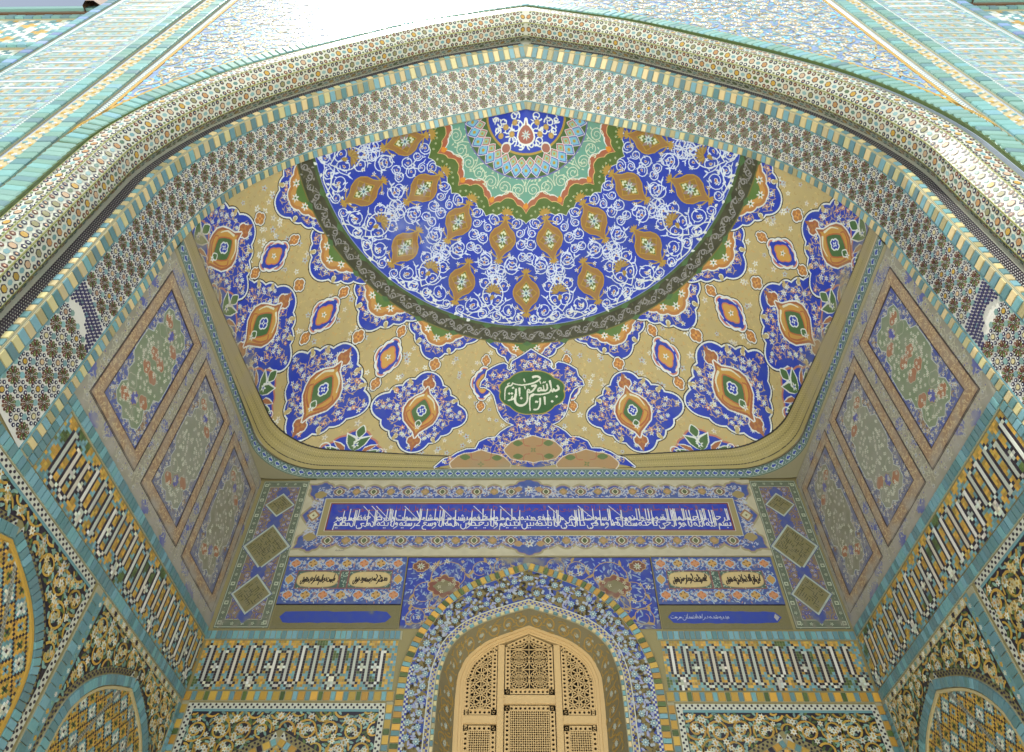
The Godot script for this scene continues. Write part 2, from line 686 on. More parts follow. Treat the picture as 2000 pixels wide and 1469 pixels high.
# ------------------------------------------------------------------ lettering (a pen-stroke alphabet, right to left)
# every entry: strokes in the end form | strokes in the joined form | width end | width joined | dots | 1 when it joins the next letter
func make_letters() -> void:
	var raw := {
		"ا": "0,0 0,105|0,0 0,105|16|16||0",
		"ب": "0,30 -4,2 -62,-2 -72,26|0,32 0,0 -34,0|78|34|-36,-26|1", "ت": "0,30 -4,2 -62,-2 -72,26|0,32 0,0 -34,0|78|34|-28,48 -44,48|1",
		"ث": "0,30 -4,2 -62,-2 -72,26|0,32 0,0 -34,0|78|34|-28,48 -44,48 -36,60|1", "پ": "0,30 -4,2 -62,-2 -72,26|0,32 0,0 -34,0|78|34|-28,-26 -44,-26 -36,-38|1",
		"ن": "0,24 -2,-20 -26,-42 -52,-24 -54,14|0,32 0,0 -34,0|60|34|-18,46|1", "ي": "0,24 -30,20 -14,-6 -26,-34 -64,-32 -74,0|0,32 0,0 -34,0|80|34|-24,-28 -40,-28|1",
		"ى": "0,24 -30,20 -14,-6 -26,-34 -64,-32 -74,0|0,32 0,0 -34,0|80|34||1", "ج": "-48,36 -8,30 -46,-4 -42,-40 -2,-46|-48,38 -8,32 -50,0 -58,0|56|58|-26,-22|1",
		"ح": "-48,36 -8,30 -46,-4 -42,-40 -2,-46|-48,38 -8,32 -50,0 -58,0|56|58||1", "خ": "-48,36 -8,30 -46,-4 -42,-40 -2,-46|-48,38 -8,32 -50,0 -58,0|56|58|-30,58|1",
		"د": "-10,40 -2,8 -12,0 -44,2|-10,40 -2,8 -12,0 -44,2|50|50||0", "ذ": "-10,40 -2,8 -12,0 -44,2|-10,40 -2,8 -12,0 -44,2|50|50|-16,56|0",
		"ر": "0,24 -6,-10 -36,-38|0,24 -6,-10 -36,-38|34|34||0", "ز": "0,24 -6,-10 -36,-38|0,24 -6,-10 -36,-38|34|34|-8,44|0",
		"س": "0,28 0,0 -18,0 -18,24 -18,0 -36,0 -36,24 -38,-18 -58,-40 -86,-26 -88,10|0,28 0,0 -18,0 -18,24 -18,0 -36,0 -36,24 -36,0 -60,0|94|60||1",
		"ش": "0,28 0,0 -18,0 -18,24 -18,0 -36,0 -36,24 -38,-18 -58,-40 -86,-26 -88,10|0,28 0,0 -18,0 -18,24 -18,0 -36,0 -36,24 -36,0 -60,0|94|60|-12,46 -26,46 -19,58|1",
		"ص": "0,0 -12,32 -48,34 -50,4 0,0 -54,2 -56,-24 -76,-38 -100,-20|0,0 -12,32 -48,34 -50,4 0,0 -70,0|104|70||1", "ض": "0,0 -12,32 -48,34 -50,4 0,0 -54,2 -56,-24 -76,-38 -100,-20|0,0 -12,32 -48,34 -50,4 0,0 -70,0|104|70|-28,52|1",
		"ط": "0,0 -12,32 -48,34 -50,4 0,0 -56,0;-46,6 -46,100|0,0 -12,32 -48,34 -50,4 0,0 -62,0;-46,6 -46,100|60|62||1", "ظ": "0,0 -12,32 -48,34 -50,4 0,0 -56,0;-46,6 -46,100|0,0 -12,32 -48,34 -50,4 0,0 -62,0;-46,6 -46,100|60|62|-18,52|1",
		"ع": "-2,34 -24,38 -30,22 -8,14 -40,-10 -36,-40 -2,-46|0,0 -12,26 -34,24 -20,4 -44,0|48|44||1", "غ": "-2,34 -24,38 -30,22 -8,14 -40,-10 -36,-40 -2,-46|0,0 -12,26 -34,24 -20,4 -44,0|48|44|-18,54|1",
		"ف": "-2,22 -14,38 -24,24 -12,14 -2,22 -4,2 -70,-2 -80,22|-2,22 -14,38 -24,24 -12,14 -2,22 -6,0 -40,0|86|40|-14,56|1",
		"ق": "-2,22 -14,38 -24,24 -12,14 -2,22 -8,-22 -30,-42 -54,-24 -56,10|-2,22 -14,38 -24,24 -12,14 -2,22 -6,0 -40,0|62|40|-8,56 -22,56|1",
		"ك": "0,96 -2,2 -60,-2 -70,22;-22,34 -36,48 -24,58|-54,98 -8,60 -40,6 -8,0;-8,0 -60,0|76|60||1", "گ": "0,96 -2,2 -60,-2 -70,22;-22,34 -36,48 -24,58|-54,98 -8,60 -40,6 -8,0;-8,0 -60,0;-50,112 -8,76|76|60||1",
		"ل": "0,105 0,-8 -18,-34 -44,-30 -56,6|0,105 0,0 -30,0|62|30||1", "م": "-2,10 -14,24 -26,12 -12,0 -2,10 -26,4 -32,-50|-2,10 -14,24 -26,10 -12,0 -2,10 -36,0|38|36||1",
		"ه": "0,10 -14,34 -30,12 -16,0 0,10|0,0 -14,30 -34,14 -14,4 -30,-14 -44,0|36|46||1", "ة": "0,10 -14,34 -30,12 -16,0 0,10|0,10 -14,34 -30,12 -16,0 0,10|36|36|-10,50 -24,50|0",
		"و": "-2,20 -14,34 -24,20 -12,12 -2,20 -6,-8 -36,-34|-2,20 -14,34 -24,20 -12,12 -2,20 -6,-8 -36,-34|40|40||0",
		"ء": "-4,24 -18,28 -20,16 -6,14 -26,4|-4,24 -18,28 -20,16 -6,14 -26,4|30|30||0",
	}
	for key in raw:
		var f: PackedStringArray = raw[key].split("|")
		var forms := []
		for i in 2:
			var strokes := []
			for s in f[i].split(";"):
				strokes.append(pts(s))
			forms.append(strokes)
		letters[key] = {"forms": forms, "w": [float(f[2]) / 100.0, float(f[3]) / 100.0], "dots": pts(f[4]), "joins": f[5] == "1"}


func pts(s: String) -> Array:
	var r := []
	for e in s.split(" ", false):
		var q := e.split(",")
		r.append(Vector2(float(q[0]), -float(q[1])) / 100.0)
	return r


# writes a line whose right end is at `right` (in the mapper's metres), fitted to the width; tall stretches the upright strokes
func write(cv: Cv, m: Mp, text: String, right: Vector2, width: float, em: float, pen: float, col: Color, tall := 1.0, slant := 0.0, hop := 0.0) -> void:
	var total := 0.0
	for pass_ in 2:
		var x := 0.0
		var fit := 1.0 if pass_ == 0 else width / (total * em)
		var hops := 0
		for word in text.split(" ", false):
			hops += 1
			for i in word.length():
				var ch := word[i]
				if not letters.has(ch):
					continue
				var l: Dictionary = letters[ch]
				var last: bool = i == word.length() - 1 or not l.joins
				var form := 0 if last else 1
				if pass_ == 1:
					var lift := -hop * em * (hops % 2)
					for s in l.forms[form]:
						var q := []
						for e in s:
							var yy: float = e.y
							if yy < -0.7:
								yy = -0.7 + (yy + 0.7) * 1.0 - (tall - 1.0)
							q.append(right + Vector2((x + e.x + slant * -yy) * em * fit, yy * em + lift - (slant * 0.5 * x * 0.0)))
						var path := smooth_path(q, 4) if q.size() > 2 else PackedVector2Array(q)
						cv.stroke(m.all(path), pen * m.k, pen * m.k * 0.72, col)
					for e in l.dots:
						cv.disc(m.one(right + Vector2((x + e.x) * em * fit, e.y * em + lift)), pen * m.k * 0.52, col)
				x -= l.w[form]
			x -= 0.16
		total = -x


# ------------------------------------------------------------------ the painted surfaces
func paint_vault() -> Image:
	var cv := Cv.new(2048, 1040, cl("gold"))
	var big := Mp.new(Vector2.ZERO, VK)
	# small embossed marks and little flowers on the gold ground
	for i in 5200:
		var a := rng.randf() * PI
		var s := rng.randf_range(3.9, 6.6)
		var c := Vector2(1024, 8) + Vector2.from_angle(a) * s * VK
		var d := rng.randf() * TAU
		cv.stroke(PackedVector2Array([c, c + Vector2.from_angle(d) * 4, c + Vector2.from_angle(d + 1.2) * 7]), 1.6, 1.0, [Color(0.76, 0.66, 0.43), Color(0.60, 0.51, 0.33), Color(0.73, 0.58, 0.34)][i % 3])
	for i in 620:
		var m := Mp.new(Vector2(rng.randf_range(1, 179), rng.randf_range(4.2, 6.4)), VK, 0.0, self)
		flower(cv, m, Vector2.ZERO, rng.randf_range(0.04, 0.065), 5, [Color(0.80, 0.82, 0.79), Color(0.62, 0.68, 0.72), Color(0.78, 0.76, 0.68)][i % 3], [cl("gold"), cl("rust"), cl("grey")][i % 3])
	var lower := [24.8, 45.2, 64.6, 82.6]
	# upper row of medallions, half under the green ring
	for k in [0.0, 26.6, 45.4, 64.0, 82.4]:
		for sg in ([1] if k == 0.0 else [1, -1]):
			medallion(cv, Mp.new(Vector2(90 + sg * k, 4.10), VK, 0.0, self), 0.80, 0.68, true)
	for i in 4:
		for sg in [1, -1]:
			var s0: float = [5.66, 5.72, 5.86, 5.93][i]
			var m := Mp.new(Vector2(90 + sg * lower[i], s0), VK, 0.0, self)
			medallion(cv, m, 0.87, 0.76, false)
			var q := ogee(0.105, 0.12, 4, 0.16, 1.15)
			q = moved(q, Vector2(0, -0.86))
			layered(cv, m, q, [[0.03, cl("black")], [0.02, cl("white")], [0.0, cl("orange")]])
			flower(cv, m, Vector2(0, -0.86), 0.07, 4, Color(0.78, 0.56, 0.28), cl("rust"))
	for i in 4:
		for sg in [1, -1]:
			var m := Mp.new(Vector2(90 + sg * [11.4, 36.4, 55.2, 73.8][i], [4.98, 4.93, 4.97, 5.12][i]), VK, 0.0, self)
			var q := ogee(0.225, 0.33, 6, 0.08, 1.25)
			for e in [-0.44, 0.43]:
				var pn := moved(ogee(0.085, 0.12, 4, 0.18, 1.1), Vector2(0, e))
				layered(cv, m, pn, [[0.028, cl("black")], [0.018, cl("white")], [0.0, cl("orange")]])
				flower(cv, m, Vector2(0, e), 0.055, 4, Color(0.80, 0.58, 0.30), cl("rust"))
			layered(cv, m, q, [[0.035, cl("black")], [0.024, cl("white")], [0.0, Color(0.72, 0.45, 0.36)], [-0.025, cl("cobalt")]])
			layered(cv, m, ogee(0.125, 0.19, 4, 0.1, 1.1), [[0.02, Color(0.72, 0.42, 0.30)], [0.0, Color(0.72, 0.56, 0.26)]])
			for e in [-1, 1]:
				for f in [-1, 1]:
					cv.stroke(m.all(smooth_path([Vector2(e * 0.05, f * 0.25), Vector2(e * 0.13, f * 0.18), Vector2(e * 0.165, f * 0.03)], 4)), 5.0, 2.4, cl("white"))
			flower(cv, m, Vector2.ZERO, 0.055, 5, cl("white"), cl("green"))
	# half palmettes along the foot
	for i in 4:
		for sg in [1, -1]:
			var m := Mp.new(Vector2(90 + sg * [35.0, 55.6, 73.0, 88.0][i], 6.46), VK, 0.0, self)
			var q := ogee(0.50, 0.40, 6, 0.08, 1.2)
			layered(cv, m, q, [[0.03, Color(0.66, 0.42, 0.36)], [0.0, cl("cobalt")]])
			for e in [-1, 1]:
				for f in [[0.0, -0.05, 0.42, 0.19, "green"], [0.12, -0.03, 0.34, 0.1, "rust"], [0.2, 0.0, 0.3, 0.1, "green"]]:
					var c := Vector2(e * f[0], f[1])
					leaf(cv, m, c, -PI / 2 + e * (0.55 + f[0] * 3.0), f[2] * 0.8, f[3] * 0.62 * e, cl("white"))
					leaf(cv, m, c, -PI / 2 + e * (0.55 + f[0] * 3.0), f[2] * 0.72, f[3] * 0.44 * e, cl(f[4]))
				cv.stroke(m.all(spiral(Vector2(e * 0.42, -0.07), 0.09, 0.0, 1.2, e)), 3.0, 2.4, cl("white"))
			layered(cv, m, moved(ogee(0.07, 0.1, 2, 0.1, 1.1), Vector2(0, -0.36)), [[0.016, cl("white")], [0.0, cl("green")]])
			flower(cv, m, Vector2(0, -0.15), 0.06, 5, cl("white"), cl("cobalt"))
	# gold strip along the foot
	var arc := func(s0: float, s1: float, col: Color) -> void:
		var q := PackedVector2Array()
		for i in 181:
			q.append(Vector2(1024, 8) + Vector2.from_angle(PI * i / 180.0) * s1 * VK)
		for i in range(180, -1, -1):
			q.append(Vector2(1024, 8) + Vector2.from_angle(PI * i / 180.0) * s0 * VK)
		cv.poly(q, col)
	arc.call(6.40, 6.42, cl("black"))
	arc.call(6.42, 6.85, Color(0.585, 0.545, 0.335))
	for i in 900:
		var a := PI * i / 900.0
		for j in 3:
			var c := Vector2(1024, 8) + Vector2.from_angle(a + j * 0.0012) * (6.455 + j * 0.06) * VK
			cv.stroke(PackedVector2Array([c, c + Vector2.from_angle(a + (1.2 if (i + j) % 2 else -1.2)) * 8]), 2.0, 1.6, Color(0.46, 0.43, 0.25) if i % 2 else Color(0.67, 0.62, 0.41))
	arc.call(6.640, 6.648, cl("black"))
	cartouche(cv)
	# the round painting above the green ring
	arc.call(3.82, 4.175, Color(0.42, 0.37, 0.18))
	arc.call(3.84, 4.155, Color(0.22, 0.31, 0.15))
	arc.call(3.89, 4.145, Color(0.20, 0.205, 0.125))
	for i in 64:
		var a := 180.0 * (i + 0.5) / 64.0
		var m := Mp.new(Vector2(a, 4.02), VK, 0.0, self)
		var hand := 1.0 if i % 2 else -1.0
		cv.stroke(m.all(spiral(Vector2(0.02, 0.015 * hand), 0.062, PI * 0.5, 1.2, hand, 0.3)), 2.4, 3.6, Color(0.50, 0.50, 0.50))
		cv.stroke(m.all(smooth_path([Vector2(-0.11, 0.05 * hand), Vector2(-0.05, 0.07 * hand), Vector2(0.02, 0.07 * hand), Vector2(0.09, -0.03 * hand), Vector2(0.13, -0.06 * hand)], 4)), 2.6, 2.6, Color(0.46, 0.46, 0.45))
		for j in 4:
			leaf(cv, m, Vector2(rng.randf_range(-0.1, 0.1), rng.randf_range(-0.1, 0.1)), rng.randf() * TAU, 0.06, 0.02, [Color(0.50, 0.50, 0.48), Color(0.30, 0.30, 0.20)][j % 2])
		if i % 4 == 0:
			cv.poly(m.all(moved(ogee(0.09, 0.05, 2, 0.0, 1.0, 16), Vector2(0.0, -0.13))), cl("green"))
			cv.poly(m.all(moved(ogee(0.09, 0.05, 2, 0.0, 1.0, 16), Vector2(0.1, 0.15))), cl("green"))
	arc.call(1.2, 3.84, cl("cobalt"))
	arc.call(3.825, 3.84, Color(0.45, 0.5, 0.72))
	for k in range(-4, 5):
		var phi := 90.0 + k * 24.8
		for sg in [-1.0, 1.0]:
			var m := Mp.new(Vector2(phi, 3.24), VK, 0.0, self)
			for e in [[0.27, -0.47, 0.13], [0.33, 0.33, 0.14], [0.74, 0.16, 0.12], [0.42, -0.12, 0.11], [0.14, 0.47, 0.08], [0.60, -0.22, 0.10], [0.56, 0.44, 0.09], [0.47, -0.42, 0.09]]:
				white_curl(cv, m, Vector2(sg * e[0], e[1]), e[2], sg)
			var m2 := Mp.new(Vector2(phi + 12.4, 2.3), VK, 0.0, self)
			for e in [[0.2, -0.33, 0.10], [0.25, 0.38, 0.12], [0.36, 0.04, 0.10], [0.1, 0.60, 0.09], [0.30, -0.16, 0.07], [0.42, 0.26, 0.08]]:
				white_curl(cv, m2, Vector2(sg * e[0], e[1]), e[2], sg)
			var m3 := Mp.new(Vector2(phi + 12.4, 3.3), VK, 0.0, self)
			for f in [[Vector2(0, -0.3), Vector2(sg * 0.16, -0.1), Vector2(sg * 0.17, 0.1), Vector2(0, 0.32)], [Vector2(sg * 0.12, 0.34), Vector2(sg * 0.3, 0.4), Vector2(sg * 0.4, 0.5)], [Vector2(sg * 0.05, 0.4), Vector2(sg * 0.2, 0.5), Vector2(sg * 0.56, 0.46)]]:
				cv.stroke(m3.all(smooth_path(f, 5)), 3.6, 3.0, cl("white"))
			for f in 9:
				var c := Vector2(sg * rng.randf_range(0.06, 0.64), rng.randf_range(0.26, 0.54))
				leaf(cv, m3, c, rng.randf() * TAU, 0.08, 0.03, cl("white"))
			flower(cv, m3, Vector2(sg * 0.36, 0.3), 0.05, 6, cl("white"), cl("rust"))
			flower(cv, m3, Vector2(sg * 0.26, -0.2), 0.045, 5, cl("white"), cl("rust"))
	for k in range(-4, 5):
		var m3 := Mp.new(Vector2(90.0 + (k + 0.5) * 24.8, 3.27), VK, 0.0, self)
		for j in 9:
			leaf(cv, m3, Vector2(0, -0.02), -PI / 2 + (j - 4) * 0.42, 0.17, 0.035, Color(0.60, 0.50, 0.24) if j % 2 else Color(0.53, 0.43, 0.2))
		leaf(cv, m3, Vector2(0, 0.03), PI / 2 + 0.2, 0.13, 0.05, Color(0.58, 0.48, 0.22))
		gold_medallion(cv, Mp.new(Vector2(90.0 + k * 24.8, 3.23), VK, 0.0, self), 0.9)
		gold_medallion(cv, Mp.new(Vector2(90.0 + (k + 0.5) * 24.8, 2.29), VK, 0.0, self), 0.88)
	# scalloped collar in the middle
	var scallop := func(s0: float, deep: float, col: Color) -> void:
		var q := PackedVector2Array([Vector2(1024, 8)])
		for i in 361:
			var a := i * 0.5 - 90.0 + 90.0
			var f: float = absf(fposmod((a - 90.0) / 24.8 + 0.5, 1.0) - 0.5) * 2.0      # 0 at a tip
			var r := s0 - deep * pow(f, 0.8) - 0.035 * absf(sin(f * PI * 2.0))
			q.append(Vector2(1024, 8) + Vector2.from_angle(deg_to_rad(a)) * r * VK)
		cv.poly(q, col)
	scallop.call(1.98, 0.13, cl("white"))
	scallop.call(1.965, 0.13, Color(0.27, 0.37, 0.13))
	for k in range(-4, 5):
		var m := Mp.new(Vector2(90.0 + (k + 0.5) * 24.8, 1.77), VK, 0.0, self)
		for j in 7:
			leaf(cv, m, Vector2(0, 0.06), -PI / 2 + (j - 3) * 0.5, 0.13, 0.03, Color(0.62, 0.50, 0.2))
			flower(cv, m, Vector2((j - 3) * 0.085, -0.06 + 0.022 * absf(j - 3) * absf(j - 3) * 0.6), 0.026, 5, Color(0.74, 0.76, 0.6), cl("green"))
	scallop.call(1.80, 0.25, Color(0.80, 0.68, 0.42))
	scallop.call(1.785, 0.25, Color(0.59, 0.33, 0.22))
	scallop.call(1.68, 0.24, cl("white"))
	scallop.call(1.655, 0.24, Color(0.36, 0.57, 0.50))
	for k in range(-9, 10):
		var phi := 90.0 + (k + 0.5) * 12.4
		if phi < 0 or phi > 180:
			continue
		var m := Mp.new(Vector2(phi, 1.40), VK, 0.0, self)
		var hand := 1.0 if posmod(k, 2) == 0 else -1.0
		cv.stroke(m.all(spiral(Vector2(0, -0.02), 0.13, PI / 2, 1.9, hand, 0.15)), 2.6, 1.8, Color(0.74, 0.78, 0.68))
		cv.stroke(m.all(smooth_path([Vector2(hand * 0.13, 0.0), Vector2(hand * 0.10, -0.12), Vector2(hand * 0.02, -0.22), Vector2(-hand * 0.06, -0.2)], 4)), 2.2, 2.0, Color(0.74, 0.78, 0.68))
		for j in 6:
			leaf(cv, m, Vector2(rng.randf_range(-0.14, 0.14), rng.randf_range(-0.24, 0.1)), rng.randf() * TAU, 0.06, 0.018, Color(0.72, 0.77, 0.66))
	for k in range(-4, 5):
		var m := Mp.new(Vector2(90.0 + k * 24.8, 1.66), VK, 0.0, self)
		cv.disc(m.one(Vector2.ZERO), 7, Color(0.78, 0.50, 0.12))
		leaf(cv, m, Vector2(0, 0.06), -PI / 2, 0.13, 0.06, Color(0.78, 0.50, 0.12))
	arc.call(0.0, 1.19, Color(0.36, 0.36, 0.58))
	arc.call(0.0, 1.165, Color(0.22, 0.34, 0.16))
	for k in range(-9, 10):
		for j in 2:
			var phi := 90.0 + (k + 0.5 * j) * 11.0
			var m := Mp.new(Vector2(phi, [1.04, 0.91][j]), VK, 0.0, self)
			var sz: float = [1.0, 0.8][j]
			var q := ogee(0.095 * sz, 0.125 * sz, 2, 0.0, 1.1, 24)
			layered(cv, m, q, [[0.012, Color(0.80, 0.78, 0.80)], [0.0, Color(0.28, 0.34, 0.62) if j == 0 else Color(0.62, 0.36, 0.33)], [-0.016, cl("lblue") if j == 0 else Color(0.52, 0.66, 0.56)]])
			cv.disc(m.one(Vector2.ZERO), 4.4 * sz, Color(0.62, 0.54, 0.16))
	arc.call(0.0, 0.775, Color(0.60, 0.50, 0.20))
	arc.call(0.0, 0.735, cl("cobalt"))
	for sg in [-1.0, 1.0]:
		for e in [[0.19, 0.28, 0.13, 0.0], [0.36, 0.34, 0.1, 2.0], [0.28, 0.52, 0.1, 1.0], [0.46, 0.16, 0.1, 3.0], [0.56, 0.3, 0.07, 1.0], [0.1, 0.6, 0.08, 2.0], [0.22, 0.08, 0.1, 0.5], [0.6, 0.09, 0.06, 0.5]]:
			var q := spiral(Vector2(1024 + sg * e[0] * VK, 8 + e[1] * VK), e[2] * VK, e[3], 1.3, sg)
			cv.stroke(q, 4.2, 3.0, cl("white"))
			for j in range(2, q.size() - 2, 4):
				cv.poly(PackedVector2Array([q[j], q[j] + Vector2.from_angle(e[3] + j) * 13, q[j] + Vector2.from_angle(e[3] + j + 0.8) * 7]), cl("white"))
		for e in [[0.22, 0.2], [0.4, 0.26], [0.28, 0.4], [0.5, 0.4]]:
			var c := Vector2(1024 + sg * e[0] * VK, 8 + e[1] * VK)
			cv.disc(c, 8, Color(0.62, 0.52, 0.28))
			cv.disc(c, 3, Color(0.72, 0.56, 0.3))
		cv.disc(Vector2(1024 + sg * 0.4 * VK, 8 + 0.62 * VK), 15, cl("white"))
		cv.disc(Vector2(1024 + sg * 0.4 * VK, 8 + 0.63 * VK), 12, Color(0.56, 0.34, 0.28))
	var drop := PackedVector2Array()
	for i in 40:
		var t := TAU * i / 40
		drop.append(Vector2(1024, 8 + 0.42 * VK) + Vector2(sin(t) * 22 * (1.0 - 0.25 * cos(t)) , -cos(t) * 24 - (14.0 if i == 0 else 0.0)))
	cv.poly(grown(drop, 5), cl("white"))
	cv.poly(drop, Color(0.56, 0.34, 0.28))
	var mm := Mp.new(Vector2(1024, 8 + 0.43 * VK), VK)
	flower(cv, mm, Vector2.ZERO, 0.1, 8, Color(0.70, 0.76, 0.74), Color(0.5, 0.58, 0.6))
	# wear: rubbed paint on the left of the round painting, dust along the side walls
	veil(cv, Color(0.66, 0.68, 0.78), 0.012, func(x, y): return clampf(0.34 - Vector2(x - 0.335, (y - 0.27) * 0.5).length() * 5.2, 0.0, 0.32))
	veil(cv, Color(0.56, 0.52, 0.40), 0.01, func(x, y):
		var r := Vector2((x - 0.5) * 2048.0, y * 1040.0 - 8.0)
		var side := absf(r.x) / maxf(r.y, 1.0)
		return clampf((r.length() / VK - 6.05) * 1.6, 0.0, 0.75) * clampf((side - 1.25) * 1.4, 0.0, 1.0) + clampf((r.length() / VK - 6.36) * 2.0, 0.0, 0.5) * clampf((0.3 - side) * 4.0, 0.0, 1.0))
	grain(cv, 0.07)
	return cv.im


func white_curl(cv: Cv, m: Mp, c: Vector2, r: float, sg: float) -> void:
	r *= 1.12
	var pale := Color(0.76, 0.80, 0.86)
	var a := atan2(c.y, c.x) + rng.randf_range(-0.4, 0.4)
	var q := spiral(c, r, a, 1.25, sg, 0.5)
	cv.stroke(m.all(q), 3.0, 2.4, pale)
	var away := Vector2.from_angle(a - sg * PI / 2)
	cv.stroke(m.all(smooth_path([q[0], q[0] + away * r * 0.6 + Vector2.from_angle(a) * r * 0.1, q[0] + away * r * 1.1 + Vector2.from_angle(a) * r * 0.5], 5)), 2.8, 1.8, pale)
	for e in [-1, 1]:
		leaf(cv, m, q[0] + away * r * 0.45, (away).angle() + e * 0.75, r * 0.62, r * 0.15 * e, pale)
	var inn := Vector2.from_angle(a + PI * 0.6)
	leaf(cv, m, c - inn * r * 0.3, inn.angle(), r * 0.56, r * 0.27, pale)
	leaf(cv, m, c - inn * r * 0.22, inn.angle(), r * 0.42, r * 0.17, Color(0.62, 0.40, 0.22))
	leaf(cv, m, q[q.size() / 2], (c - q[q.size() / 2]).angle() + 0.7 * sg, r * 0.5, r * 0.14, pale)
	for j in 3:
		var d := q[(j * 5 + 3) % q.size()]
		leaf(cv, m, d, (d - c).angle() + sg * 0.9, r * 0.36, r * 0.09, pale)


func gold_medallion(cv: Cv, m: Mp, k: float) -> void:
	for e in [-1, 1]:
		for j in 5:
			leaf(cv, m, Vector2(0, e * 0.40 * k), e * (PI / 2) + (j - 2) * 0.5, 0.13 * k, 0.03 * k, Color(0.62, 0.50, 0.2))
		for f in [-1, 1]:
			cv.stroke(m.all(smooth_path([Vector2(f * 0.03, e * 0.38 * k), Vector2(f * 0.13, e * 0.33 * k), Vector2(f * 0.17, e * 0.25 * k)], 4)), 4.0, 3.0, Color(0.62, 0.51, 0.24))
			flower(cv, m, Vector2(f * 0.2, e * 0.31) * k, 0.042, 5, cl("white"), cl("rust"))
	layered(cv, m, mirrored([Vector2(0, -0.43), Vector2(0.04, -0.34), Vector2(0.1, -0.25), Vector2(0.2, -0.17), Vector2(0.255, -0.06), Vector2(0.262, 0.0), Vector2(0.255, 0.06), Vector2(0.2, 0.17), Vector2(0.1, 0.25), Vector2(0.04, 0.34), Vector2(0, 0.43)], k, k), [[0.016, Color(0.64, 0.52, 0.16)], [0.0, Color(0.53, 0.385, 0.19)]])
	layered(cv, m, ogee(0.23 * k, 0.25 * k, 2, 0.0, 0.95), [[0.0, Color(0.60, 0.48, 0.16)], [-0.018, Color(0.50, 0.38, 0.14)]])
	layered(cv, m, ogee(0.11 * k, 0.22 * k, 2, 0.0, 1.1), [[0.008, Color(0.62, 0.50, 0.18)], [0.0, Color(0.30, 0.38, 0.14)]])
	for e in [-1, 1]:
		for f in [-1, 1]:
			leaf(cv, m, Vector2.ZERO, atan2(e * 0.6, f), 0.17 * k, 0.05 * k, Color(0.52, 0.44, 0.42))
			cv.disc(m.one(Vector2(f * 0.035, e * 0.125) * k), 3.4, Color(0.78, 0.80, 0.66))
		cv.disc(m.one(Vector2(0, e * 0.155) * k), 3.4, Color(0.78, 0.80, 0.66))
	flower(cv, m, Vector2.ZERO, 0.105 * k, 8, Color(0.70, 0.78, 0.76), Color(0.24, 0.38, 0.46))


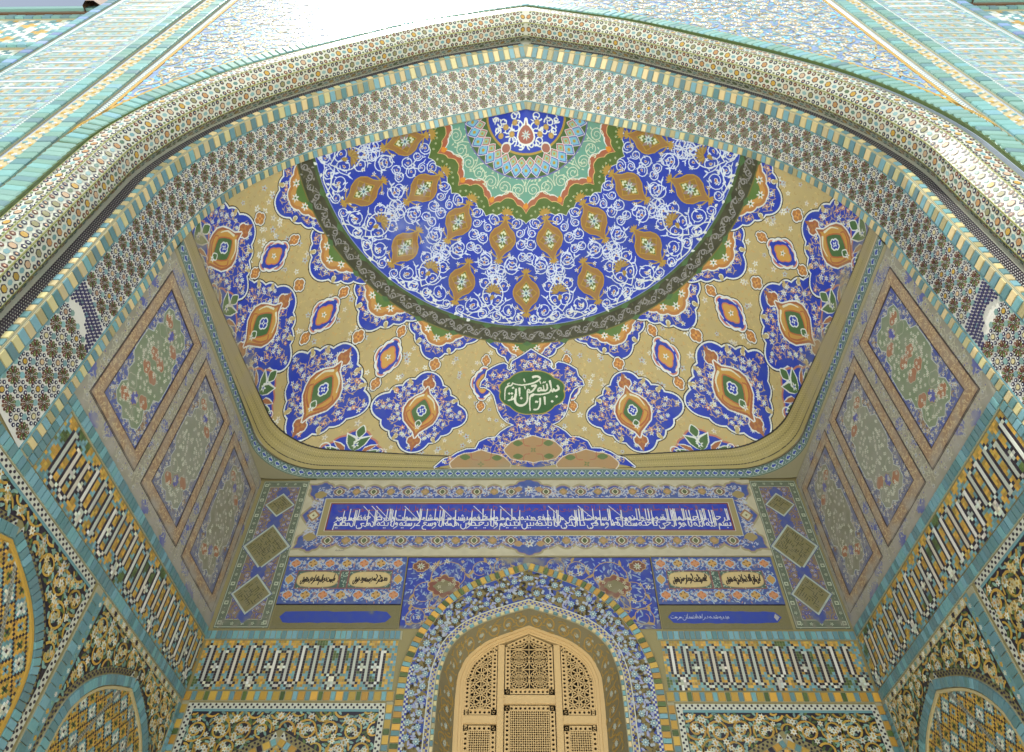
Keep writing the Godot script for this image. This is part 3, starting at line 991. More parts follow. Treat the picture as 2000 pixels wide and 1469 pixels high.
func medallion(cv: Cv, m: Mp, a: float, b: float, half: bool) -> void:
	var out := ogee(a, b, 8, 0.075, 1.08, 128)
	layered(cv, m, out, [[0.040, cl("black")], [0.026, cl("white")], [0.0, cl("cobalt")]])
	for e in [-1, 1]:
		for f in [-1, 1]:
			for q in [Vector2(0.36, 0.60), Vector2(0.60, 0.37)]:
				if half and f < 0:
					continue
				var c: Vector2 = Vector2(e * q.x * a, f * q.y * b) * 0.98
				if f > 0 and q.x > 0.5:
					continue
				cv.disc(m.one(c), 0.054 * VK, cl("black"))
				cv.disc(m.one(c), 0.046 * VK, cl("white"))
				cv.disc(m.one(c), 0.030 * VK, cl("gold"))
				cv.disc(m.one(c * 1.05), 0.030 * VK, cl("gold"))
				cv.disc(m.one(c * 1.09), 0.034 * VK, cl("gold"))
	var hole := ogee(0.36 * a, 0.55 * b, 4, 0.08, 1.2)
	scrollwork(cv, m, grown(out, -0.04), 0.105, cl("peach"), cl("peach"), [[6, cl("white"), cl("grey")], [5, Color(0.78, 0.80, 0.78), cl("amber")], [5, Color(0.76, 0.52, 0.36), cl("white")], [8, cl("white"), Color(0.7, 0.75, 0.5)]], 0.046, hole, 0.013)
	if half:
		layered(cv, m, ogee(0.62 * a, 0.60 * b, 6, 0.08, 1.3), [[0.022, cl("white")], [0.0, cl("orange")], [-0.05, Color(0.70, 0.52, 0.25)]])
		layered(cv, m, ogee(0.36 * a, 0.38 * b, 4, 0.08, 1.2), [[0.0, Color(0.30, 0.42, 0.18)]])
		for e in [-1, 0, 1]:
			flower(cv, m, Vector2(e * 0.2, 0.16 + 0.1 * (1 - absf(e))), 0.075, 6, cl("white"), cl("green"))
		return
	for e in [-1, 1]:
		var pn := moved(ogee(0.12, 0.125, 4, 0.14, 1.25), Vector2(0, e * 0.66 * b))
		layered(cv, m, pn, [[0.018, cl("white")], [0.0, cl("rust")]])
		flower(cv, m, Vector2(0, e * 0.66 * b), 0.085, 4, cl("orange"), cl("rust"))
		cv.poly(m.all(PackedVector2Array([Vector2(-0.035, e * 0.8 * b), Vector2(0, e * 0.93 * b), Vector2(0.035, e * 0.8 * b)])), cl("rust"))
	var mid := mirrored([Vector2(0, -0.60), Vector2(0.07, -0.44), Vector2(0.2, -0.33), Vector2(0.3, -0.2), Vector2(0.345, -0.05), Vector2(0.33, 0.1), Vector2(0.28, 0.24), Vector2(0.16, 0.36), Vector2(0.06, 0.46), Vector2(0, 0.60)], a, b)
	layered(cv, m, mid, [[0.022, cl("white")], [0.0, cl("rust")], [-0.035, Color(0.70, 0.53, 0.24)]])
	for e in [-1, 1]:
		cv.stroke(m.all(smooth_path([Vector2(e * 0.04, -0.3), Vector2(e * 0.16, -0.22), Vector2(e * 0.22, -0.08)], 4)), 6.0, 2.6, Color(0.80, 0.81, 0.70))
		cv.stroke(m.all(smooth_path([Vector2(e * 0.06, 0.25), Vector2(e * 0.17, 0.17), Vector2(e * 0.24, 0.05), Vector2(e * 0.2, -0.01)], 4)), 5.0, 3.0, Color(0.60, 0.34, 0.2))
	layered(cv, m, ogee(0.19 * a, 0.3 * b, 2, 0.0, 1.25), [[0.02, Color(0.64, 0.36, 0.2)], [0.0, cl("green")]])
	layered(cv, m, moved(ogee(0.085, 0.105, 4, 0.25, 1.0), Vector2(0, -0.03)), [[0.02, cl("white")], [0.0, cl("cobalt")]])
	flower(cv, m, Vector2(0, -0.03), 0.05, 4, cl("white"), cl("cobalt"))
	layered(cv, m, moved(ogee(0.05, 0.06, 2, 0.1, 1.1), Vector2(0, 0.2)), [[0.016, cl("white")], [0.0, cl("green")]])
	flower(cv, m, Vector2(0, 0.26), 0.05, 5, cl("white"), cl("grey"))


# the cartouche with the opening formula, on the middle of the vault; u and y are given in the drawing's own units
func cartouche(cv: Cv) -> void:
	var m := Mp.new(Vector2(88.6, 4.69 + (640.0 - 725.0) * 0.01), VK, 0.0, self)
	var ux := 0.00191
	var uy := 0.00204
	var body := mirrored([Vector2(0, 215), Vector2(70, 262), Vector2(130, 298), Vector2(182, 330), Vector2(198, 362), Vector2(186, 396), Vector2(214, 418), Vector2(240, 398), Vector2(236, 366), Vector2(262, 352), Vector2(310, 366), Vector2(372, 398), Vector2(430, 440), Vector2(444, 500), Vector2(482, 545), Vector2(494, 592), Vector2(450, 588), Vector2(400, 612), Vector2(362, 660), Vector2(338, 740), Vector2(322, 800), Vector2(290, 860), Vector2(240, 905), Vector2(172, 935), Vector2(235, 962), Vector2(300, 1010), Vector2(345, 1062), Vector2(420, 1072), Vector2(492, 1112), Vector2(522, 1180), Vector2(600, 1186), Vector2(680, 1226), Vector2(730, 1268), Vector2(790, 1290), Vector2(860, 1370), Vector2(0, 1370)], ux, uy)
	layered(cv, m, body, [[0.032, cl("black")], [0.022, cl("white")], [0.0, cl("cobalt")]])
	var oval := PackedVector2Array()
	for i in 96:
		var t := TAU * i / 96
		var e := 0.93 + 0.07 * absf(sin(4.0 * t))
		oval.append(Vector2(cos(t) * 318 * ux * e, 622 * uy + sin(t) * 196 * uy * e * (1.0 + 0.08 * pow(absf(sin(t)), 8))))
	scrollwork(cv, m, grown(body, -0.02), 0.115, cl("peach"), cl("peach"), [[5, cl("white"), cl("grey")], [5, Color(0.76, 0.52, 0.36), cl("white")], [6, cl("white"), cl("amber")]], 0.05, oval, 0.014)
	for e in [-1, 1]:
		flower(cv, m, Vector2(e * 30 * ux, 335 * uy), 0.05, 5, cl("white"), cl("orange"))
		flower(cv, m, Vector2(e * 40 * ux, 905 * uy), 0.065, 5, Color(0.78, 0.82, 0.84), cl("grey"))
	layered(cv, m, oval, [[0.02, Color(0.58, 0.52, 0.22)], [0.0, Color(0.16, 0.33, 0.15)]])
	for i in 40:
		var c := Vector2(rng.randf_range(-240, 240) * ux, rng.randf_range(520, 720) * uy)
		cv.stroke(m.all(spiral(c, 0.05, rng.randf() * TAU, 1.0, 1.0)), 1.5, 1.2, Color(0.2, 0.39, 0.19))
	# بسم الله الرحمن الرحيم, written in hanging strokes
	var ink := Color(0.80, 0.81, 0.74)
	for e in [
		[7.0, 3.0, [800, 472, 838, 466, 868, 482, 850, 505, 790, 530, 700, 545, 640, 540, 604, 530]], [5.0, 3.0, [604, 530, 590, 552, 566, 556, 556, 540, 574, 530]], [6.0, 3.0, [566, 556, 538, 580, 529, 630, 528, 692]],
		[5.0, 3.0, [714, 492, 722, 516]], [8.0, 4.0, [962, 520, 974, 590]], [6.0, 4.0, [932, 545, 934, 590, 906, 604, 898, 556]], [6.0, 4.0, [906, 604, 876, 600, 846, 606, 852, 582, 876, 578, 870, 600]], [3.0, 3.0, [895, 530, 905, 520, 912, 528, 920, 518]], [4.0, 3.0, [866, 515, 874, 535]],
		[7.0, 4.0, [1034, 568, 1044, 596, 1010, 614, 996, 596, 984, 620, 968, 602, 950, 626, 880, 640, 800, 640]], [8.0, 4.0, [800, 640, 774, 654, 764, 700, 766, 790]], [5.0, 4.0, [800, 640, 790, 655, 776, 650]],
		[8.0, 4.0, [906, 672, 908, 736]], [7.0, 4.0, [864, 682, 860, 740, 838, 780, 802, 784]], [5.0, 4.0, [820, 712, 826, 704, 834, 714, 842, 706]],
		[7.0, 4.0, [790, 556, 828, 552, 806, 590, 776, 616, 744, 612, 752, 590, 768, 600]], [5.0, 3.0, [718, 560, 724, 582]], [9.0, 5.0, [632, 640, 624, 690, 640, 730, 680, 746, 722, 728, 742, 690, 744, 616]],
		[8.0, 4.0, [668, 582, 670, 650]], [7.0, 4.0, [636, 592, 630, 650, 606, 684, 560, 698]], [5.0, 3.0, [602, 578, 610, 570, 616, 580]], [5.0, 4.0, [600, 660, 586, 690]],
	]:
		var q := []
		for i in range(0, e[2].size(), 2):
			q.append(Vector2((e[2][i] - 788.0) * ux, e[2][i + 1] * uy))
		cv.stroke(m.all(smooth_path(q, 5) if q.size() > 2 else PackedVector2Array(q)), e[0], e[1], ink)
	for q in [Vector2(977, 712), Vector2(684, 674), Vector2(570, 633), Vector2(596, 630), Vector2(1020, 668)]:
		cv.poly(m.all(moved(ogee(0.028, 0.028, 2, 0.0, 1.0, 8), Vector2((q.x - 788.0) * ux, q.y * uy))), ink)
	for c in [Vector2(0, 1180), Vector2(-470, 1330), Vector2(470, 1330)]:
		var low := moved(mirrored([Vector2(0, -140), Vector2(90, -108), Vector2(150, -100), Vector2(205, -72), Vector2(255, -18), Vector2(265, 0), Vector2(255, 28), Vector2(200, 90), Vector2(120, 108), Vector2(60, 112), Vector2(0, 128)], ux, uy), Vector2(c.x * ux, c.y * uy))
		layered(cv, m, low, [[0.016, Color(0.80, 0.78, 0.72)], [0.0, Color(0.60, 0.49, 0.33)]])
		for e in [-1, 1]:
			for f in [-1, 1]:
				cv.poly(m.all(moved(ogee(0.09, 0.06, 2, 0.0, 1.4, 20), Vector2((c.x + e * 140) * ux, (c.y + f * 66) * uy))), Color(0.33, 0.41, 0.22))
				cv.stroke(m.all(smooth_path([Vector2((c.x + e * 90) * ux, (c.y + f * 110) * uy), Vector2((c.x + e * 80) * ux, (c.y + f * 50) * uy), Vector2((c.x + e * 30) * ux, (c.y + f * 40) * uy)], 4)), 3.0, 2.0, Color(0.60, 0.36, 0.27))
		flower(cv, m, Vector2(c.x * ux, c.y * uy), 0.06, 4, Color(0.40, 0.44, 0.26), Color(0.6, 0.49, 0.3))


# side walls: three framed fields; pixel = metres x 300 from the front edge and the top
func paint_side() -> Image:
	var k := 300.0
	var cv := Cv.new(1350, 801, Color(0.56, 0.55, 0.48))
	var m := Mp.new(Vector2.ZERO, k)
	var all := PackedVector2Array([Vector2(0.02, 0.02), Vector2(4.48, 0.02), Vector2(4.48, 2.65), Vector2(0.02, 2.65)])
	for i in 300:      # blue floor of the painting between pale rosettes
		var c := Vector2(rng.randf() * 4.5, rng.randf() * 2.67)
		cv.poly(m.all(moved(ogee(0.13, 0.10, 5, 0.2, 1.2, 30), c)), Color(0.34, 0.37, 0.60) if i % 2 else Color(0.55, 0.54, 0.46))
	scrollwork(cv, m, all, 0.085, Color(0.70, 0.70, 0.60), Color(0.68, 0.68, 0.57), [[6, Color(0.68, 0.70, 0.66), Color(0.4, 0.4, 0.5)], [5, Color(0.62, 0.58, 0.5), Color(0.3, 0.33, 0.56)]], 0.036, PackedVector2Array(), 0.008)
	var n := 0
	for f in [[0.17, 1.40], [1.60, 2.85], [3.05, 4.40]]:
		var x0: float = f[0]
		var x1: float = f[1]
		var rect := func(g: float, col: Color) -> void:
			cv.im.fill_rect(Rect2i(int((x0 + g) * k), int((0.23 + g) * k), int((x1 - x0 - 2 * g) * k), int((2.26 - 2 * g) * k)), col)
		rect.call(0.0, Color(0.20, 0.15, 0.13))
		rect.call(0.018, Color(0.58, 0.48, 0.37))
		for j in 2200:
			var c := Vector2(rng.randf_range(x0, x1), rng.randf_range(0.25, 2.45))
			if c.x < x0 + 0.16 or c.x > x1 - 0.16 or c.y < 0.39 or c.y > 2.33:
				if c.x > x0 + 0.03 and c.x < x1 - 0.03 and c.y > 0.26 and c.y < 2.46:
					cv.stroke(m.all(PackedVector2Array([c, c + Vector2.from_angle(rng.randf() * TAU) * 0.025, c + Vector2.from_angle(rng.randf() * TAU) * 0.03])), 1.8, 1.2, Color(0.78, 0.70, 0.52))
		rect.call(0.165, Color(0.20, 0.16, 0.15))
		rect.call(0.18, Color(0.28, 0.33, 0.58) if n == 0 else Color(0.38, 0.40, 0.52))
		var cx := (x0 + x1) * 0.5
		var inner := PackedVector2Array([Vector2(x0 + 0.19, 0.43), Vector2(x1 - 0.19, 0.43), Vector2(x1 - 0.19, 2.29), Vector2(x0 + 0.19, 2.29)])
		for j in 26:
			var c := Vector2(rng.randf_range(x0 + 0.24, x1 - 0.24), rng.randf_range(0.5, 2.2))
			flower(cv, m, c, 0.075, 6, Color(0.50, 0.40, 0.30), Color(0.62, 0.5, 0.36))
		scrollwork(cv, m, inner, 0.08, Color(0.5, 0.48, 0.42), Color(0.6, 0.6, 0.56), [[5, Color(0.74, 0.76, 0.72), Color(0.66, 0.5, 0.3)]], 0.034, PackedVector2Array(), 0.008)
		var lobes := mirrored([Vector2(0, -0.88), Vector2(0.1, -0.80), Vector2(0.2, -0.83), Vector2(0.30, -0.76), Vector2(0.31, -0.62), Vector2(0.24, -0.52), Vector2(0.32, -0.42), Vector2(0.30, -0.28), Vector2(0.40, -0.2), Vector2(0.41, 0.0), Vector2(0.40, 0.2), Vector2(0.30, 0.28), Vector2(0.32, 0.42), Vector2(0.24, 0.52), Vector2(0.31, 0.62), Vector2(0.30, 0.76), Vector2(0.2, 0.83), Vector2(0.1, 0.80), Vector2(0, 0.88)])
		var fg: Color = [Color(0.46, 0.52, 0.40), Color(0.52, 0.54, 0.46), Color(0.50, 0.50, 0.41)][n]
		layered(cv, m, moved(lobes, Vector2(cx, 1.36)), [[0.012, Color(0.70, 0.74, 0.70)], [0.0, fg]])
		for e in [-0.56, 0.0, 0.56]:
			for g in [-1, 1]:
				for h in [-1, 1]:
					var red := moved(ogee(0.115, 0.085, 3, 0.12, 1.4, 30), Vector2(cx + g * (0.17 if e != 0.0 else 0.085), 1.36 + e + h * (0.1 if e != 0.0 else 0.12)))
					if e != 0.0 or n == 0:
						layered(cv, m, red, [[0.008, Color(0.66, 0.66, 0.58)], [0.0, Color(0.60, 0.42, 0.30) if (g * h > 0) == (e < 0) or e == 0.0 else fg]])
			if e != 0.0:
				layered(cv, m, moved(ogee(0.085, 0.10, 4, 0.35, 1.3, 40), Vector2(cx, 1.36 + e)), [[0.01, Color(0.62, 0.52, 0.36)], [0.0, Color(0.31, 0.33, 0.60)]])
		for j in 220:
			var c := Vector2(cx + rng.randf_range(-0.36, 0.36), 1.36 + rng.randf_range(-0.8, 0.8))
			if Geometry2D.is_point_in_polygon(c - Vector2(cx, 1.36), grown(lobes, -0.04)):
				flower(cv, m, c, 0.028, 5, Color(0.80, 0.82, 0.74), Color(0.5, 0.42, 0.3))
		n += 1
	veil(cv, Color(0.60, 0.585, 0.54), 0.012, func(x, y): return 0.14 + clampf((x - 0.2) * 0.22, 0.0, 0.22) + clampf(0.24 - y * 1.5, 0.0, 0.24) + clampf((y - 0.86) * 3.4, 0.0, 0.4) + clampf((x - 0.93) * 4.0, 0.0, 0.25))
	return cv.im


# the long inscription with its lace border, seven and a quarter metres of it
func paint_inscription() -> Image:
	var k := 270.0
	var cv := Cv.new(1984, 404, Color(0.685, 0.665, 0.56))
	var m := Mp.new(Vector2.ZERO, k)
	var cx := 3.674
	# lace: outline of lobes round the gold frame
	var half := []
	var lobes := 11
	for i in lobes * 2:
		var x := 3.05 * i / (lobes * 2.0)
		half.append([x, i % 2])
	for pass_ in 3:
		var g: float = [0.05, 0.014, 0.0][pass_]
		var col: Color = [Color(0.56, 0.54, 0.40), Color(0.50, 0.38, 0.44), Color(0.235, 0.31, 0.55)][pass_]
		cv.im.fill_rect(Rect2i(int((cx - 3.42 - g) * k), int((0.27 - g) * k), int((6.84 + 2 * g) * k), int((0.93 + 2 * g) * k)), col)
		for e in [-1, 1]:
			for i in 23:
				var x := cx + (i - 11) * 0.285
				cv.poly(m.all(moved(ogee(0.155 + g, 0.135 + g, 2, 0.0, 1.6, 30), Vector2(x, 0.735 + e * 0.47))), col)
			for f in [-1, 1]:
				cv.poly(m.all(moved(ogee(0.22 + g, 0.2 + g, 5, 0.1, 1.5, 30), Vector2(cx + f * 3.40, 0.735 + e * 0.48))), col)
				cv.poly(m.all(PackedVector2Array([Vector2(cx + f * 3.3, 0.735 + e * 0.62), Vector2(cx + f * (3.63 + g), 0.735 + e * (0.62 + g)), Vector2(cx + f * 3.5, 0.735 + e * 0.3)])), col)
		for f in [-1, 1]:
			cv.poly(m.all(moved(ogee(0.2 + g, 0.26 + g, 3, 0.0, 1.1, 30), Vector2(cx + f * 3.43, 0.735))), col)
		cv.poly(m.all(moved(ogee(0.3 + g, 0.2 + g, 5, 0.1, 1.4, 40), Vector2(cx, 0.19))), col)
		cv.poly(m.all(moved(ogee(0.3 + g, 0.2 + g, 5, 0.1, 1.4, 40), Vector2(cx, 1.29))), col)
	for i in 2600:
		var e := rng.randf()
		var c := Vector2(cx + rng.randf_range(-3.5, 3.5), [rng.randf_range(0.15, 0.36), rng.randf_range(1.12, 1.33)][i % 2])
		if i % 8 == 0:
			c = Vector2(cx + [-1, 1][(i / 8) % 2] * rng.randf_range(3.37, 3.52), rng.randf_range(0.3, 1.15))
		leaf(cv, m, c, e * TAU, 0.05, 0.012, Color(0.62, 0.66, 0.74) if i % 3 else Color(0.60, 0.50, 0.42))
		if i % 2 == 0:
			flower(cv, m, c, 0.018, 5, Color(0.72, 0.75, 0.75), Color(0.5, 0.5, 0.6))
	for e in [-1, 1]:
		for i in 23:
			if absi(i - 11) < 1:
				continue
			var c := Vector2(cx + (i - 11) * 0.285, 0.735 + e * 0.485)
			if i % 2 == 0:
				layered(cv, m, moved(ogee(0.1, 0.085, 3, 0.1, 1.4, 30), c), [[0.01, Color(0.7, 0.7, 0.66)], [0.0, Color(0.46, 0.33, 0.30)], [-0.022, Color(0.42, 0.42, 0.30)]])
				layered(cv, m, moved(ogee(0.042, 0.055, 2, 0.1, 1.2, 16), c), [[0.014, Color(0.76, 0.77, 0.66)], [0.0, Color(0.30, 0.34, 0.22)]])
			else:
				layered(cv, m, moved(ogee(0.075, 0.075, 4, 0.1, 1.4, 24), c), [[0.0, Color(0.56, 0.48, 0.30)], [-0.03, Color(0.64, 0.52, 0.36)]])
		for f in [-1, 1]:
			cv.poly(m.all(moved(ogee(0.11, 0.085, 4, 0.1, 1.4, 30), Vector2(cx + f * 3.43, 0.735 + e * 0.42))), Color(0.56, 0.50, 0.32))
	for f in [-1, 1]:
		layered(cv, m, moved(ogee(0.11, 0.12, 2, 0.0, 1.1, 24), Vector2(cx + f * 3.46, 0.735)), [[0.0, Color(0.55, 0.42, 0.28)], [-0.03, Color(0.74, 0.74, 0.60)], [-0.07, Color(0.4, 0.36, 0.22)]])
	for e in [0.2, 1.28]:
		flower(cv, m, Vector2(cx, e), 0.08, 6, Color(0.74, 0.76, 0.7), Color(0.5, 0.36, 0.3))
		for f in [-1, 1]:
			cv.poly(m.all(moved(ogee(0.07, 0.06, 4, 0.1, 1.4, 24), Vector2(cx + f * 0.17, e))), Color(0.60, 0.50, 0.34))
	# frames
	for r in [[3.33, 0.375, Color(0.70, 0.72, 0.66)], [3.318, 0.363, Color(0.55, 0.51, 0.345)], [3.232, 0.285, Color(0.74, 0.74, 0.70)], [3.222, 0.277, Color(0.42, 0.19, 0.17)], [3.197, 0.252, Color(0.15, 0.22, 0.62)]]:
		cv.im.fill_rect(Rect2i(int((cx - r[0]) * k), int((0.765 - r[1]) * k), int(r[0] * 2 * k), int(r[1] * 2 * k)), r[2])
	for i in 520:
		var c := Vector2(cx - 3.3 + i * 0.0127, 0.765 + [-0.325, 0.325][i % 2])
		cv.stroke(m.all(PackedVector2Array([c, c + Vector2(0.012, 0.02)])), 1.5, 1.2, Color(0.47, 0.44, 0.28))
	var red := "و سئل عن الحكم اصحاب عملي و لو كان البحر مدادا لكلمات ربي لنفد البحر قبل ان تنفد كلمات ربي و لو جئنا بمثله مددا قل انما انا بشر مثلكم يوحى الي"
	write(cv, m, red, Vector2(cx + 3.1, 0.635), 6.2, 0.085, 0.012, Color(0.52, 0.25, 0.27), 1.0)
	var text := "بسم الله الرحمن الرحيم الله لا اله الا هو الحي القيوم لا تاخذه سنة ولا نوم له ما في السموات وما في الارض من ذا الذي يشفع عنده الا باذنه يعلم ما بين ايديهم وما خلفهم ولا يحيطون بشيء من علمه الا بما شاء وسع كرسيه السموات والارض ولا يؤده حفظهما وهو العلي العظيم"
	var words := text.split(" ")
	var rows := ["", ""]
	for i in words.size():
		rows[(i / 2) % 2] += words[i] + " "
	for i in 2:      # two interlaced tiers, the upright strokes running up through both
		write(cv, m, rows[i], Vector2(cx + 3.17, [0.935, 0.825][i]), 6.3, 0.165, 0.0185, Color(0.82, 0.83, 0.80), [1.75, 1.25][i])
	for i in 30:
		var x := cx + rng.randf_range(-2.7, 2.85)
		if i % 3 == 0:
			cv.stroke(m.all(PackedVector2Array([Vector2(x, 0.55), Vector2(x + 0.28, 0.86)])), 3.4, 2.6, Color(0.80, 0.81, 0.79))
		else:
			cv.stroke(m.all(smooth_path([Vector2(x, 0.80), Vector2(x - 0.2, 0.84), Vector2(x - 0.34, 0.80)], 4)), 3.4, 2.4, Color(0.80, 0.81, 0.79))
	write(cv, m, "كتبه", Vector2(0.84, 1.41), 0.16, 0.05, 0.006, Color(0.36, 0.35, 0.33))
	grain(cv, 0.10)
	return cv.im


func paint_verse(first: String, second: String) -> Image:
	var k := 400.0
	var cv := Cv.new(740, 324, Color(0.235, 0.31, 0.55))
	var m := Mp.new(Vector2.ZERO, k)
	for i in 900:
		var c := Vector2(rng.randf_range(0.05, 1.8), rng.randf_range(0.05, 0.76))
		leaf(cv, m, c, rng.randf() * TAU, 0.055, 0.012, [Color(0.50, 0.60, 0.72), Color(0.60, 0.46, 0.40), Color(0.62, 0.67, 0.70)][i % 3])
	for i in 170:
		flower(cv, m, Vector2(rng.randf_range(0.04, 1.81), [rng.randf_range(0.03, 0.2), rng.randf_range(0.58, 0.74)][i % 2]), 0.026, 5, Color(0.72, 0.74, 0.74), Color(0.6, 0.5, 0.3))
	for i in 7:
		for y in [0.115, 0.65]:
			var c := Vector2(0.13 + i * 0.265, y)
			layered(cv, m, moved(ogee(0.085, 0.075, 3, 0.15, 1.2, 30), c), [[0.012, Color(0.52, 0.66, 0.78)], [0.0, Color(0.70, 0.56, 0.32) if i % 2 else Color(0.72, 0.50, 0.34)]])
			for j in 4:
				leaf(cv, m, c + Vector2.from_angle(j * 1.57 + 0.78) * 0.03, j * 1.57, 0.04, 0.014, Color(0.36, 0.24, 0.14) if i % 2 else Color(0.62, 0.36, 0.2))
	for x in [0.095, 1.755]:
		layered(cv, m, moved(ogee(0.07, 0.085, 3, 0.15, 1.2, 30), Vector2(x, 0.39)), [[0.012, Color(0.52, 0.66, 0.78)], [0.0, Color(0.68, 0.54, 0.30)]])
	cv.im.fill_rect(Rect2i(int(0.19 * k), int(0.235 * k), int(1.47 * k), int(0.315 * k)), Color(0.46, 0.30, 0.28))
	cv.im.fill_rect(Rect2i(int(0.205 * k), int(0.25 * k), int(1.44 * k), int(0.285 * k)), Color(0.24, 0.33, 0.30))
	for i in 300:
		leaf(cv, m, Vector2(rng.randf_range(0.21, 1.63), rng.randf_range(0.26, 0.52)), rng.randf() * TAU, 0.035, 0.01, Color(0.58, 0.66, 0.58))
	cv.im.fill_rect(Rect2i(int(0.845 * k), int(0.25 * k), int(0.025 * k), int(0.285 * k)), Color(0.46, 0.30, 0.28))
	cv.im.fill_rect(Rect2i(int(0.98 * k), int(0.25 * k), int(0.025 * k), int(0.285 * k)), Color(0.46, 0.30, 0.28))
	for i in 2:
		var cx: float = [0.525, 1.325][i]
		var q := PackedVector2Array()
		for j in 60:
			var t := TAU * j / 60
			var e := pow(pow(absf(cos(t)), 3.2) + pow(absf(sin(t)), 3.2), -1.0 / 3.2)
			q.append(Vector2(cx + cos(t) * e * 0.305, 0.392 + sin(t) * e * 0.125))
		layered(cv, m, q, [[0.01, Color(0.60, 0.52, 0.36)], [0.0, Color(0.735, 0.66, 0.455)]])
		write(cv, m, second if i == 0 else first, Vector2(cx + 0.26, 0.425), 0.52, 0.115, 0.019, Color(0.12, 0.09, 0.06), 0.9, 0.25, 0.12)
	cv.im.fill_rect(Rect2i(0, 318, 740, 6), Color(0.06, 0.07, 0.2))
	cv.im.fill_rect(Rect2i(0, 0, 740, 3), Color(0.08, 0.08, 0.16))
	grain(cv, 0.10)
	return cv.im


func paint_corner() -> Image:
	var k := 350.0
	var cv := Cv.new(270, 928, Color(0.345, 0.385, 0.315))
	var m := Mp.new(Vector2.ZERO, k)
	cv.im.fill_rect(Rect2i(3, 3, 264, 922), Color(0.62, 0.66, 0.58))
	cv.im.fill_rect(Rect2i(7, 7, 256, 914), Color(0.345, 0.385, 0.315))
	for i in 17:
		for x in [0.065, 0.706]:
			var c := Vector2(x, 0.09 + i * 0.155)
			if i % 2 == 0:
				cv.poly(m.all(moved(PackedVector2Array([Vector2(-0.03, -0.03), Vector2(0.03, -0.03), Vector2(0.03, 0.03), Vector2(-0.03, 0.03)]), c)), Color(0.66, 0.70, 0.60))
				cv.poly(m.all(moved(PackedVector2Array([Vector2(-0.014, -0.014), Vector2(0.014, -0.014), Vector2(0.014, 0.014), Vector2(-0.014, 0.014)]), c)), Color(0.36, 0.41, 0.32))
			else:
				flower(cv, m, c, 0.03, 5, Color(0.64, 0.68, 0.58), Color(0.36, 0.41, 0.32))
			cv.disc(m.one(c + Vector2(0, 0.077)), 2.2, Color(0.66, 0.70, 0.60))
	for i in 5:
		for y in [0.065, 2.585]:
			flower(cv, m, Vector2(0.1 + i * 0.145, y), 0.03, 4 + i % 2, Color(0.64, 0.68, 0.58), Color(0.36, 0.41, 0.32))
	cv.im.fill_rect(Rect2i(43, 43, 184, 842), Color(0.62, 0.66, 0.58))
	cv.im.fill_rect(Rect2i(46, 46, 178, 836), Color(0.45, 0.385, 0.31))
	var reg := PackedVector2Array([Vector2(0.135, 0.135), Vector2(0.635, 0.135), Vector2(0.635, 2.515), Vector2(0.135, 2.515)])
	scrollwork(cv, m, reg, 0.075, Color(0.26, 0.29, 0.56), Color(0.54, 0.44, 0.34), [[5, Color(0.62, 0.62, 0.66), Color(0.3, 0.3, 0.55)], [5, Color(0.24, 0.28, 0.58), Color(0.6, 0.6, 0.6)]], 0.032, PackedVector2Array(), 0.012)
	for d in [[0.50, 0.30, 0.255], [1.30, 0.455, 0.425], [2.12, 0.37, 0.345]]:
		var c := Vector2(0.386, d[0])
		for e in [-1, 1]:
			cv.poly(m.all(moved(ogee(0.12, 0.14, 3, 0.1, 1.2, 24), c + Vector2(0, e * (d[2] - 0.02)))), Color(0.25, 0.30, 0.54))
		var q := PackedVector2Array([c + Vector2(0, -d[2]), c + Vector2(d[1] * 0.84, 0), c + Vector2(0, d[2]), c - Vector2(d[1] * 0.84, 0)])
		cv.poly(m.all(q), Color(0.22, 0.27, 0.5))
		q = PackedVector2Array([c + Vector2(0, -d[2] + 0.012), c + Vector2(d[1] * 0.81, 0), c + Vector2(0, d[2] - 0.012), c - Vector2(d[1] * 0.81, 0)])
		cv.poly(m.all(q), Color(0.63, 0.68, 0.63))
		q = PackedVector2Array([c + Vector2(0, -d[2] + 0.05), c + Vector2(d[1] * 0.71, 0), c + Vector2(0, d[2] - 0.05), c - Vector2(d[1] * 0.71, 0)])
		cv.poly(m.all(q), Color(0.45, 0.43, 0.275))
		# square kufic lettering: a maze of right-angled strokes
		var n: int = [9, 15, 11][[0.50, 1.30, 2.12].find(d[0])]
		var ax := (q[1] - q[0]) / n
		var ay := (q[3] - q[0]) / n
		for i in range(1, n):
			for j in range(1, n):
				var o := q[0] + ax * i + ay * j
				if rng.randf() < 0.62:
					var e: Vector2 = ax if rng.randf() < 0.5 else ay
					var l := 1.0 if rng.randf() < 0.6 else 2.0
					if i + l < n and j + l < n:
						cv.stroke(m.all(PackedVector2Array([o, o + e * l])), 3.0, 3.0, Color(0.235, 0.235, 0.155))
	veil(cv, Color(0.5, 0.48, 0.42), 0.02, func(_x, y): return 0.12 + clampf((y - 0.8) * 0.8, 0.0, 0.2))
	return cv.im


